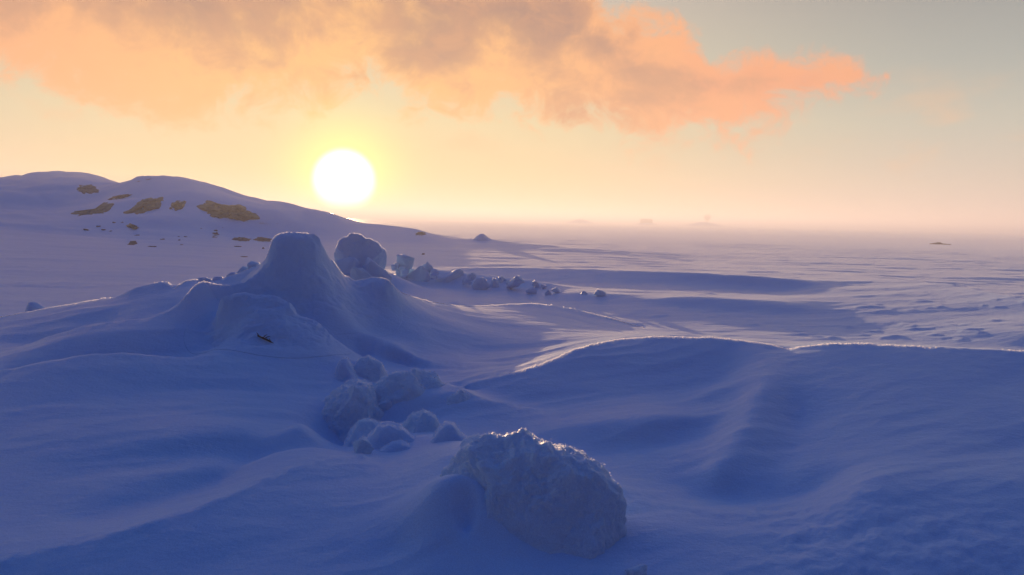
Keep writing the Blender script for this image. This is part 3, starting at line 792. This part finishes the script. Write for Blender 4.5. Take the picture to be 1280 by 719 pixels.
def chunk(name, px, top, w, h, seed, label, cat, group, r=None, mat=None, bury=0.5):
    """an angular fragment: px is its middle, top its upper edge, w and h its visible size in photograph pixels"""
    rnd = random.Random(seed)
    if r is None: r = float(hit(px, top + h)[0][0])
    th, tn = rays(px, top); th = float(th)
    k = r / FPX
    hw, hh = 0.5 * w * k * 1.05, h * k * (1 + bury) * 0.5
    dep = hw * rnd.uniform(0.6, 0.95)
    zc = EYE + r * float(tn) - hh
    bm = bmesh.new()
    for i in range(13):
        u = rnd.uniform(-1, 1); a = rnd.uniform(0, 2 * math.pi); q = math.sqrt(1 - u * u)
        f = rnd.uniform(0.82, 1.12)
        bm.verts.new((hw * q * math.cos(a) * f, dep * q * math.sin(a) * f, hh * max(-1, min(1, u * 1.25)) * (1 if f > 1 else f)))
    res = bmesh.ops.convex_hull(bm, input=bm.verts)
    bmesh.ops.delete(bm, geom=[v for v in bm.verts if not v.link_faces], context='VERTS')
    bmesh.ops.dissolve_limit(bm, angle_limit=0.25, verts=bm.verts, edges=bm.edges)
    bmesh.ops.bevel(bm, geom=list(bm.edges), offset=min(hw, hh) * 0.08, segments=1, profile=0.6, affect='EDGES', clamp_overlap=True)
    bmesh.ops.triangulate(bm, faces=bm.faces)
    bmesh.ops.subdivide_edges(bm, edges=[e for e in bm.edges if e.calc_length() > min(hw, hh) * 0.3], cuts=2, use_grid_fill=True)
    bmesh.ops.triangulate(bm, faces=bm.faces)
    co = np.array([v.co for v in bm.verts]); f = 2.2 / max(hw, 0.02)
    d = 0.20 * min(hw, hh) * fbm(co[:, 0] * f + seed, co[:, 1] * f, co[:, 2] * f, 4, 0.6)
    bm.normal_update()
    for v, q in zip(bm.verts, d): v.co += v.normal * float(q)
    bmesh.ops.recalc_face_normals(bm, faces=bm.faces)
    zt = max(v.co.z for v in bm.verts); zb = min(v.co.z for v in bm.verts)
    for v in bm.verts: v.co.z -= zb
    for fc in bm.faces: fc.smooth = True
    me = bpy.data.meshes.new(name); bm.to_mesh(me); bm.free(); me.materials.append(mat or SNOW)
    o = link(name, me); o.rotation_euler = (0, 0, -th)
    o.location = (r * math.sin(th), r * math.cos(th), EYE + r * float(tn) - (zt - zb))
    tag(o, label, cat, group)
    return o


FLAT = 'broken snow blocks strewn on the flat'
CHAIN = [(438, 321, 44, 26, 'lump lying against the left foot of the upright pale slab'), (470, 322, 44, 24, 'low lump to the right of the slab foot'), (508, 318, 26, 18, 'block with a rounded crown heading the row beside the upright slab'), (499, 327.5, 15, 12, 'small sunlit block below the rounded crown block'),
         (534, 327, 20, 12, 'small flat-topped block behind the two widest ones of the row'), (523, 332, 40, 26, 'broad bulky block near the left end of the row'),
         (560, 335.5, 52, 24, 'widest block of the row, sloping down to its right'), (497, 338, 30, 22, 'low block at the near left end of the row'), (580, 347, 20, 13, 'low block at the right foot of the widest one'),
         (600, 346, 28, 16, 'chunky block just right of the gap in the row'), (611, 343.5, 11, 10, 'small upright chip behind the chunky block'), (619, 348, 16, 11, 'small block between the chip and the humped one'),
         (627, 344.5, 15, 11, 'small peaked block behind the humped one'), (645, 345, 28, 18, 'humped block, tallest in the right half of the row'), (668, 351, 16, 9, 'flattish block right of the humped one'),
         (666, 359, 20, 8, 'low lump in front of the flattish block'), (680, 355.5, 11, 5.5, 'small chip right of the flattish block'), (686, 362, 12, 7, 'small pointed lump near the right end of the row'),
         (699, 359, 22, 7, 'flat lump behind the pointed one near the right end'), (730, 363.5, 11, 4.5, 'tiny dark lump on the sunlit strip'), (751, 362, 18, 7.5, 'last lone peaked lump at the right end of the row')]
for k, (px, top, w, h, lb) in enumerate(CHAIN):
    chunk('snow_block', px, top, w * 0.92, h, 100 + k, 'snow ' + lb, 'snow block', FLAT, r=15.2 if px < 480 else 17.6 if px < 600 else None)
for k, (px, top, w, h, lb, rr_) in enumerate([(455, 333, 44, 22, 'low snow lump before the middle of the slab foot', 14.6), (452, 548, 30, 18, 'broken snow piece between the rounded block and the smooth hump', None),
                                           (585, 496, 24, 12, 'small snow piece on the tail of the rough-faced lump', 6.2), (478, 500, 30, 26, 'snow piece wedged between the rounded block and the rough-faced lump', 6.2),
                                           (795, 706, 34, 16, 'low snow crumb at the right foot of the largest block', None)]):
    chunk('snow_block', px, top, w, h, 820 + k, lb, 'snow block', PILE if px != 455 else FLAT, r=rr_, mat=SNOW_ROUGH)
_rn = random.Random(77)
for k in range(26):
    px = _rn.uniform(488, 690); f = (px - 488) / 200
    w = _rn.uniform(6, 15) * (1.1 - 0.4 * f)
    chunk('snow_crumb', px, 333 + 22 * f + _rn.uniform(-4, 8), w, w * _rn.uniform(0.4, 0.75), 700 + k, 'small angular snow fragment in the rubble row beyond the tall mound', 'snow crumb', 'small fragments in the rubble row', r=17.5 + _rn.uniform(-0.5, 0.5))
b = snow_block('snow_block', [(578, 306), (588, 301), (595, 295), (600, 292.3), (604, 292.6), (609, 296), (616, 300), (630, 303.5), (650, 307), (600, 312)], 43.0, 0.5, 0.9, 0.9, 0.9, 0.08, 1.2, 71.0, (70, 34), SNOW, (603, 303), lean=0.5)
tag(b, 'small lone snow cone at the far edge of the slope under the horizon', 'snow mound')
b = snow_block('snow_block', [(29, 394), (32, 387), (36, 379), (40, 377.5), (45, 379), (53, 383), (63, 388), (62, 396), (45, 400)], 11.6, 0.1, 0.2, 0.9, 0.9, 0.02, 6.0, 61.0, (60, 30), SNOW, (42, 389), lean=0.5)
tag(b, 'small triangular snow lump behind the crest at the far left', 'snow block')
CRUST = 'snow crumbs along the left shoulder of the tall mound'
for k, (px, top, w, h, lb) in enumerate([(222, 356, 12, 6, 'leftmost snow crumb, at the notch of the left shoulder'), (255, 346, 16, 7, 'snow crumb lying on the low middle of the left shoulder'), (272, 345.5, 14, 6, 'flat snow crumb right of the low middle of the shoulder'),
                                        (290, 340, 18, 8, 'longish snow crumb halfway up to the tall mound'), (305, 333, 16, 8, 'tilted snow crumb close to the tall mound'), (318, 326, 20, 9, 'upper snow crumb against the left side of the tall mound')]):
    chunk('snow_crumb', px, top, w, h, 300 + k, lb, 'snow crumb', CRUST, r=9.75)


# ------------------------------------------------------------------ rocks on the hill
ROCK = rock_material('olive_rock', (0.30, 0.235, 0.10, 1), (0.09, 0.078, 0.05, 1))
ROCK_DARK = rock_material('dark_rock', (0.09, 0.07, 0.055, 1), (0.045, 0.04, 0.04, 1))
ROCK_RED = rock_material('brown_rock', (0.20, 0.11, 0.06, 1), (0.09, 0.06, 0.045, 1))


def rock_patch(outline, mat, label, group, bulge=0.16, sub=(40, 9), cat='rock', name='rock', jag=0.32, seed=0):
    """bare rock showing through the snow: follows the slope, stands a little proud of it"""
    P = np.asarray(outline, float); c = P.mean(0)
    nph, nr = sub
    Q = np.vstack([P, P[:1]]); sl = np.concatenate([[0], np.cumsum(np.hypot(*np.diff(Q, axis=0).T))])
    q = np.linspace(0, sl[-1], nph, endpoint=False)
    ex, ey = np.interp(q, sl, Q[:, 0]), np.interp(q, sl, Q[:, 1])
    wob = 1 + jag * pnoise(np.cos(2 * math.pi * q / sl[-1]) * 3 + seed, np.sin(2 * math.pi * q / sl[-1]) * 3, seed * 1.7) + 0.6 * jag * pnoise(q * 0.35, seed * 2.3, 0.5)
    t = np.linspace(0.02, 1.0, nr)
    px = c[0] + t[:, None] * (ex - c[0])[None] * wob; py = c[1] + t[:, None] * (ey - c[1])[None] * wob
    r, th, tn = hit(px, py, 20.0, 90.0)
    r = r.reshape(px.shape); th = th.reshape(px.shape); tn = tn.reshape(px.shape)
    lim = np.median(r) * 1.12
    r = np.minimum(r, lim)
    rock_n = fbm(px * 0.16 + seed, py * 0.3, seed, 4)
    d = bulge * (1 - t[:, None] ** 6) * (0.5 + 1.0 * rock_n + 0.5 * np.abs(fbm(px * 0.3, py * 0.5, seed + 5.0, 3))) + 0.02
    rf = r - d * 1.6
    front = to_xyz(th, rf, EYE + rf * tn)
    rb = r + 0.9
    back = to_xyz(th[::-1], rb[::-1], (EYE + rf * tn)[::-1] - 0.1)
    V = np.concatenate([front, back], 0)
    base = V.reshape(-1, 3).mean(0); base[2] = V[..., 2].min()
    me = grid_mesh(name, V - base, True, mat)
    bm = bmesh.new(); bm.from_mesh(me)
    bmesh.ops.holes_fill(bm, edges=[e for e in bm.edges if e.is_boundary], sides=0)
    bmesh.ops.recalc_face_normals(bm, faces=bm.faces)
    bm.to_mesh(me); bm.free()
    o = link(name, me); o.location = base
    tag(o, label, cat, group)
    return o


HG = 'bare rocks on the snowy hill'
ROCKS = [
    ([(94, 236), (99, 231.5), (108, 230.5), (116, 231), (122, 236), (125, 241), (112, 242), (104, 243), (97, 239)], ROCK_DARK, 'dark streaky rock high on the left dome of the hill'),
    ([(87, 266.5), (92, 264), (100, 263.5), (110, 262), (122, 260), (128, 254), (137, 252), (141, 255), (139, 260), (134, 266), (124, 267), (110, 269), (95, 270)], ROCK, 'long thin brown rock, leftmost on the middle of the hill'),
    ([(132, 250.5), (142, 245.5), (155, 242.5), (166, 243), (160, 246), (148, 249)], ROCK_RED, 'narrow slanting brown streak of rock above the long thin one'),
    ([(154, 265), (160, 262), (168, 257), (176, 250), (183, 248), (195, 246), (203, 247.5), (204, 252), (202, 260), (192, 262), (180, 266), (170, 269), (160, 267)], ROCK, 'olive wedge-shaped rock in the middle of the hill face'),
    ([(211, 260), (215, 253), (222, 251), (230, 251), (233, 255), (228, 261), (220, 263), (212, 262)], ROCK, 'small rounded olive rock between the wedge and the biggest rock'),
    ([(247, 258), (254, 252), (262, 251), (272, 254), (285, 256), (298, 256), (308, 261), (318, 266), (324, 267), (323, 272), (315, 276), (300, 276), (285, 273), (270, 273), (258, 268), (252, 263)], ROCK, 'biggest olive rock, long and smooth, on the right of the hill'),
    ([(166, 229), (175, 224.3), (190, 223.5), (182, 226), (172, 229)], ROCK_RED, 'thin brown rock edge on the crest of the right dome'),
    ([(157, 282), (162, 279), (170, 282), (175, 285), (170, 287), (160, 284)], ROCK, 'small olive rock low on the slope below the wedge'),
    ([(159, 306), (163, 301.5), (170, 301), (172, 305), (166, 306.5)], ROCK_DARK, 'small dark greenish rock at the foot of the hill'),
    ([(288, 299.5), (296, 296.5), (306, 297), (315, 299), (313, 301.5), (300, 301.5)], ROCK_RED, 'low reddish rock at the base of the hill, left of two'),
    ([(315, 300), (322, 296.5), (331, 296.5), (339, 299), (338, 302), (325, 302)], ROCK_RED, 'low reddish rock at the base of the hill beside the tall mound'),
    ([(264, 297), (266, 291), (272, 290), (275, 294), (270, 298)], ROCK_RED, 'faint brown rock stain low on the right of the hill'),
    ([(322, 279), (334, 277.8), (347, 279), (349, 280.5), (335, 280.2)], ROCK_DARK, 'thin dark rock line on the right shoulder of the hill'),
    ([(518, 291), (523, 289.5), (531, 290), (534, 293), (527, 295), (520, 294)], ROCK_DARK, 'dark smudge of rock at the right end of the hill'),
]
for k, (pl, mt, lb) in enumerate(ROCKS):
    rock_patch(pl, mt, lb, HG, seed=k + 1, bulge=0.06 if k in (6, 11, 12, 13) else 0.34, sub=(64, 18))
STONES = [(108, 287, 7, 3), (123, 283, 5, 3), (130, 287, 6, 2), (142, 278, 5, 2.4), (153, 278, 5, 2.4), (140, 289, 5, 2), (172, 294, 6, 2), (190, 308, 9, 2), (203, 299, 6, 2.4), (224, 296, 3, 2), (224, 300, 3, 2), (232, 296, 4, 2), (227, 306, 3, 2),
          (252, 286, 4, 2), (269, 288, 5, 2.4), (278, 285, 3, 2), (297, 308, 8, 2), (330, 310, 4.5, 3), (305, 321, 9, 1.8), (528, 317.5, 6.5, 3)]
STONE_AT = ['leftmost of the scatter under the long thin rock', 'second from the left, under the long thin rock', 'flat one beside the second stone from the left', 'upper left of a pair under the wedge-shaped rock', 'upper right of a pair under the wedge-shaped rock',
            'lowest of the scatter under the long thin rock', 'just under the small olive rock on the slope', 'long flat one right of the greenish rock', 'flat one below the small rounded olive rock', 'upper left of three close together in the middle', 'lower one of three close together in the middle',
            'right one of three close together in the middle', 'single speck under the three close together', 'speck left of the brown stain', 'darkest speck near the brown stain', 'speck on the upper edge of the brown stain', 'flat one left of the reddish rocks', 'small one nearest the tall mound', 'long thin one lowest near the tall mound', '']
for k, (px, py, w, h) in enumerate(STONES):
    chunk('stone', px, py - h * 0.3, w * 1.15, h * 0.6, 400 + k, 'dark stone poking out of the snow on the flat right of the pale slab' if px > 500 else 'small dark stone at the hill foot, ' + STONE_AT[k], 'stone',
         None if px > 500 else 'small stones at the foot of the hill', mat=ROCK_DARK)
o = lump('rock', 1174, 305, 30, 3, 450, 'low dark rock ridge far out on the ice at the right', 'rock', None, r=100.0, mat=ROCK_DARK, res=(40, 16), amp=0.3, spiky=0.45)


# ------------------------------------------------------------------ translucent flakes added along the crests to give a bright sunlit rim
def build_rim_flakes():
    m = bpy.data.materials.new('rim_flake'); m.use_nodes = True
    t = NT(m.node_tree); t.n.clear()
    out = t.n.new('ShaderNodeOutputMaterial'); d1 = t.n.new('ShaderNodeBsdfDiffuse'); d2 = t.n.new('ShaderNodeBsdfTranslucent'); mx = t.n.new('ShaderNodeMixShader')
    d1.inputs[0].default_value = (0.6, 0.76, 0.95, 1); d2.inputs[0].default_value = (0.95, 0.95, 0.96, 1); mx.inputs[0].default_value = 0.8
    t.l.new(d1.outputs[0], mx.inputs[1]); t.l.new(d2.outputs[0], mx.inputs[2]); t.l.new(mx.outputs[0], out.inputs[0])
    rng = np.random.default_rng(5)
    TH, RR = [], []
    for kind, mode, pts in CURVES:
        if kind != 'c': continue
        D = catmull(curve_points(mode, pts))
        r = np.exp(D[:, 1])
        if r.min() > 13 or r.min() < 5.5 and mode == 'z': continue
        x, y = r * np.sin(D[:, 0]), r * np.cos(D[:, 0])
        sl = np.concatenate([[0], np.cumsum(np.hypot(np.hypot(np.diff(x), np.diff(y)), np.diff(D[:, 2])))])
        n = int(sl[-1] / 0.0010)
        q = np.sort(rng.uniform(0, sl[-1], n))
        # patchy along the crest
        keep = pnoise(q * 1.3 + len(pts), 0.5, 0.5) + 0.5 * pnoise(q * 6.0, 1.5, 0.5) > -0.22 + rng.uniform(-0.25, 0.25, n)
        q = q[keep & (np.interp(q, sl, r) < 13.2)]
        xx = np.interp(q, sl, x) + rng.normal(0, 0.008, len(q)); yy = np.interp(q, sl, y) + rng.normal(0, 0.022, len(q))
        TH.append(np.arctan2(xx, yy)); RR.append(np.hypot(xx, yy))
    th = np.concatenate(TH); r = np.concatenate(RR)
    # only where the low sun reaches the crest
    x0, y0, z0 = r * np.sin(th), r * np.cos(th), bil(RELIEF, th, np.log(r)) + 0.03
    lit = np.ones(len(th), bool)
    for t_ in np.concatenate([np.arange(0.25, 4, 0.25), np.arange(4, 14, 0.7)]):
        X, Y = x0 + SUN.x * t_, y0 + SUN.y * t_
        lit &= bil(RELIEF, np.arctan2(X, Y), np.log(np.hypot(X, Y))) < z0 + SUN.z * t_
    th, r = th[lit], r[lit]
    z = snow_height(th, r)
    bpy.context.view_layer.update()
    EX = []  # flakes added on block edges at grazing sun, for a bright edge
    sun_v = np.array(SUN)
    for o in [o for o in COL.objects if o.name.startswith('snow_block') and o.location.length < 22]:
        M = np.array(o.matrix_world); me0 = o.data; k = len(me0.vertices)
        co = np.empty(k * 3); me0.vertices.foreach_get('co', co); nn = np.empty(k * 3); me0.vertex_normals.foreach_get('vector', nn)
        W = co.reshape(-1, 3) @ M[:3, :3].T + M[:3, 3]; N = nn.reshape(-1, 3) @ M[:3, :3].T
        d = N @ sun_v
        W = W[(d > -0.04) & (d < 0.2) & (N[:, 2] > 0.15)]
        if not len(W): continue
        rep_ = 3 if o.location.length < 10 else 1
        W = np.repeat(W, rep_, 0); W = W + rng.normal(0, 0.004, W.shape)
        EX.append(W[rng.random(len(W)) < 0.75])
    EX = np.concatenate(EX)
    px_, py_ = r * np.sin(th), r * np.cos(th)
    z = z + mound_detail(MOUNDS[0], px_, py_, z) * (mound_mask(MOUNDS[1], px_, py_) < 0)
    th = np.concatenate([th, np.arctan2(EX[:, 0], EX[:, 1])]); r = np.concatenate([r, np.hypot(EX[:, 0], EX[:, 1])]); z = np.concatenate([z, EX[:, 2]])
    n = len(th)
    size = rng.uniform(0.25, 1.0, n) ** 1.5 * 0.0008 * r
    P = to_xyz(th, r, z + 0.003 + 0.3 * size)
    a = SUN_AZ + rng.normal(0, 0.7, n)
    u = np.stack([np.cos(a), -np.sin(a), rng.normal(0, 0.3, n)], -1); v = np.stack([rng.normal(0, 0.3, n), rng.normal(0, 0.3, n), np.ones(n)], -1)
    s_ = size[:, None]
    V = np.stack([P - u * s_ - v * s_ * 0.4, P + u * s_ * 0.6 - v * s_ * 0.4, P + u * s_ + v * s_ * 0.6, P - u * s_ * 0.6 + v * s_ * 0.8], 1).reshape(-1, 3)
    me = bpy.data.meshes.new('rim_glow_flakes')
    me.vertices.add(len(V)); me.vertices.foreach_set('co', V.reshape(-1).astype(np.float32))
    me.loops.add(4 * n); me.loops.foreach_set('vertex_index', np.arange(4 * n, dtype=np.int32))
    me.polygons.add(n); me.polygons.foreach_set('loop_start', np.arange(0, 4 * n, 4, dtype=np.int32))
    me.update(calc_edges=True); me.validate(); me.materials.append(m)
    tag(link('rim_glow_flakes', me), kind='stuff')


build_rim_flakes()


# ------------------------------------------------------------------ twig in the lobe
def build_twig():
    m = bpy.data.materials.new('dark_twig'); m.use_nodes = True
    t = NT(m.node_tree); bs = m.node_tree.nodes['Principled BSDF']
    n = t.noise(t.n.new('ShaderNodeTexCoord').outputs['Object'], 40.0)
    t.l.new(t.mix(n.outputs[0], (0.03, 0.035, 0.02, 1), (0.07, 0.06, 0.04, 1)), bs.inputs['Base Color'])
    bs.inputs['Roughness'].default_value = 0.8
    r, th, tn = hit([322, 329, 336, 342], [419.5, 423, 426.5, 429.5])
    P = to_xyz(th, r - 0.015, EYE + (r - 0.015) * tn)
    base = P[0].copy()
    bm = bmesh.new()

    def tube(pts, r0, r1):
        rings = []
        for i, p in enumerate(pts):
            d = (pts[min(i + 1, len(pts) - 1)] - pts[max(i - 1, 0)]).normalized()
            u = d.orthogonal().normalized(); v = d.cross(u); q = r0 + (r1 - r0) * i / (len(pts) - 1)
            rings.append([bm.verts.new(p + (u * math.cos(a) + v * math.sin(a)) * q) for a in [2 * math.pi * k / 6 for k in range(6)]])
        for a, b2 in zip(rings, rings[1:]):
            for k in range(6): bm.faces.new((a[k], a[(k + 1) % 6], b2[(k + 1) % 6], b2[k]))
        bm.faces.new(rings[0][::-1]); bm.faces.new(rings[-1])
    pts = [Vector(p - base) for p in P]
    tube(pts, 0.009, 0.004)
    rnd = random.Random(5)
    for k in range(9):
        i = rnd.randrange(3); f = rnd.random(); p = pts[i].lerp(pts[i + 1], f)
        d = Vector((rnd.uniform(-0.05, 0.08), rnd.uniform(-0.04, 0.0), rnd.uniform(-0.01, 0.04)))
        tube([p, p + d * 0.5 + Vector((0, 0, 0.006)), p + d], 0.006, 0.002)
    me = bpy.data.meshes.new('twig'); bm.to_mesh(me); bm.free(); me.materials.append(m)
    o = link('twig', me); o.location = base
    tag(o, 'dark twig sticking out of the low snow lobe', 'twig')


build_twig()


# ------------------------------------------------------------------ far things on the horizon
def far_things():
    R = 620.0
    pl = NT  # noqa
    mt = bpy.data.materials.new('weathered_wall'); mt.use_nodes = True
    t = NT(mt.node_tree); bs = mt.node_tree.nodes['Principled BSDF']
    n = t.noise(t.n.new('ShaderNodeTexCoord').outputs['Object'], 0.8)
    t.l.new(t.mix(n.outputs[0], (0.12, 0.10, 0.09, 1), (0.18, 0.15, 0.13, 1)), bs.inputs['Base Color'])
    k = R / FPX

    def spot(px):
        a = float(rays(px, 276)[0]); return Vector((R * math.sin(a), R * math.cos(a), 0)), a

    # low snowy rises
    def rise(name, px, w, h, label):
        p, a = spot(px); n_r, n_a = 10, 40
        tt = np.linspace(0.02, 1, n_r); A = np.linspace(0, 2 * math.pi, n_a, endpoint=False)
        TT, AA = np.meshgrid(tt, A, indexing='ij')
        x = TT * w * k * 0.5 * np.cos(AA); y = TT * w * k * 0.4 * np.sin(AA)
        z = h * k * (1 - sstep(TT, 0.05, 1.0)) * (1 + 0.35 * fbm(x * 0.08, y * 0.08, px, 3)) - 1.2 * TT
        me = grid_mesh(name, np.stack([x, y, z], -1), True, SNOW); me.flip_normals()
        o = link(name, me); o.location = p + Vector((0, 0, 2.0)); o.rotation_euler = (0, 0, -a)
        tag(o, kind='structure')
        return o
    rise('islet', 880, 56, 3.2, ''); rise('islet', 808, 34, 1.4, ''); rise('islet', 725, 40, 3.5, '')

    # tree with a round crown
    p, a = spot(884)
    root = bpy.data.objects.new('tree', None); COL.objects.link(root); root.location = p + Vector((0, 0, 2.9)); root.rotation_euler = (0, 0, -a)
    tag(root, 'faint round-topped tree on a low rise on the hazy horizon', 'tree')
    bm = bmesh.new()
    H = 11.0 * k
    ring = []
    for i in range(6):
        z = H * 0.6 * i / 5; rr = 0.45 - 0.06 * i
        ring.append([bm.verts.new((rr * math.cos(b2), rr * math.sin(b2), z)) for b2 in [2 * math.pi * j / 8 for j in range(8)]])
    for u, v in zip(ring, ring[1:]):
        for j in range(8): bm.faces.new((u[j], u[(j + 1) % 8], v[(j + 1) % 8], v[j]))
    rnd = random.Random(3)
    for i in range(9):
        b2 = rnd.uniform(0, 6.28); s = Vector((0, 0, H * rnd.uniform(0.4, 0.58))); e = s + Vector((1.9 * math.cos(b2), 1.9 * math.sin(b2), rnd.uniform(0.9, 2.4)))
        w = Vector((0.16, 0, 0)); h_ = Vector((0, 0.16, 0.1))
        vs = [bm.verts.new(s + w), bm.verts.new(s - w), bm.verts.new(s + h_), bm.verts.new(e)]
        bm.faces.new((vs[0], vs[2], vs[3])); bm.faces.new((vs[2], vs[1], vs[3])); bm.faces.new((vs[1], vs[0], vs[3]))
    me = bpy.data.meshes.new('trunk'); bm.to_mesh(me); bm.free(); me.materials.append(mt); link('trunk', me, root)
    bm = bmesh.new()
    for i in range(700):
        while True:
            q = Vector((rnd.uniform(-1, 1), rnd.uniform(-1, 1), rnd.uniform(-1, 1)))
            if q.length < 1 and (q.length > 0.35): break
        q = Vector((q.x * 2.7, q.y * 2.7, q.z * 2.5 + H * 0.68))
        u = Vector((rnd.gauss(0, 1), rnd.gauss(0, 1), rnd.gauss(0, 1))).normalized(); v = u.orthogonal().normalized(); sz = rnd.uniform(0.18, 0.45)
        bm.faces.new([bm.verts.new(q + u * sz), bm.verts.new(q + v * sz * 0.6), bm.verts.new(q - u * sz), bm.verts.new(q - v * sz * 0.6)])
    fm = bpy.data.materials.new('frosted_foliage'); fm.use_nodes = True
    t2 = NT(fm.node_tree); b3 = fm.node_tree.nodes['Principled BSDF']
    n2 = t2.noise(t2.n.new('ShaderNodeTexCoord').outputs['Object'], 0.7)
    t2.l.new(t2.mix(n2.outputs[0], (0.05, 0.06, 0.05, 1), (0.12, 0.12, 0.11, 1)), b3.inputs['Base Color'])
    me = bpy.data.meshes.new('crown'); bm.to_mesh(me); bm.free(); me.materials.append(fm); link('crown', me, root)

    # low house
    p, a = spot(808)
    root = bpy.data.objects.new('house', None); COL.objects.link(root); root.location = p + Vector((0, 0, 2.2)); root.rotation_euler = (0, 0, -a)
    tag(root, 'faint long low house on the hazy horizon', 'house')
    W, D, Hh = 15.0 * k / 2, 3.0, 3.4 * k
    def box(name, x0, x1, y0, y1, z0, z1, mat, par, taper=0.0):
        vs = [(x0, y0, z0), (x1, y0, z0), (x1, y1, z0), (x0, y1, z0), (x0 + taper, y0 + taper, z1), (x1 - taper, y0 + taper, z1), (x1 - taper, y1 - taper, z1), (x0 + taper, y1 - taper, z1)]
        me = bpy.data.meshes.new(name); me.from_pydata(vs, [], [(3, 2, 1, 0), (4, 5, 6, 7), (0, 1, 5, 4), (1, 2, 6, 5), (2, 3, 7, 6), (3, 0, 4, 7)]); me.materials.append(mat)
        return link(name, me, par)
    box('wall', -W, W, -D, D, -1.5, Hh, mt, root)
    box('roof', -W - 0.4, W + 0.4, -D - 0.4, D + 0.4, Hh + 0.003, Hh + 1.1, ROCK_DARK, root, 1.1)
    wn = None
    for i in range(5):
        x = -W + 1.3 + i * (2 * W - 2.6) / 4
        if wn is None: wn = box('window', -0.35, 0.35, -D - 0.05, -D + 0.02, 0.6, 1.5, ROCK_DARK, root); wn.location.x = x
        else:
            c = wn.copy(); COL.objects.link(c); c.parent = root; c.location.x = x


far_things()


# ------------------------------------------------------------------ haze over the ice
def build_haze():
    bm = bmesh.new()
    bmesh.ops.create_cube(bm, size=1.0)
    me = bpy.data.meshes.new("haze"); bm.to_mesh(me); bm.free()
    o = link("haze", me); o.scale = (36000, 36000, 17.0); o.location = (0, 0, 17.0 / 2 - 6.0)
    m = bpy.data.materials.new("haze_air"); m.use_nodes = True
    t = NT(m.node_tree); t.n.clear()
    out = t.n.new('ShaderNodeOutputMaterial'); v = t.n.new('ShaderNodeVolumePrincipled')
    v.inputs['Color'].default_value = (0.93, 0.95, 0.98, 1)
    v.inputs['Density'].default_value = 0.0034
    v.inputs['Anisotropy'].default_value = 0.3
    t.l.new(v.outputs[0], out.inputs['Volume'])
    me.materials.append(m)
    tag(o, kind='stuff')


build_haze()
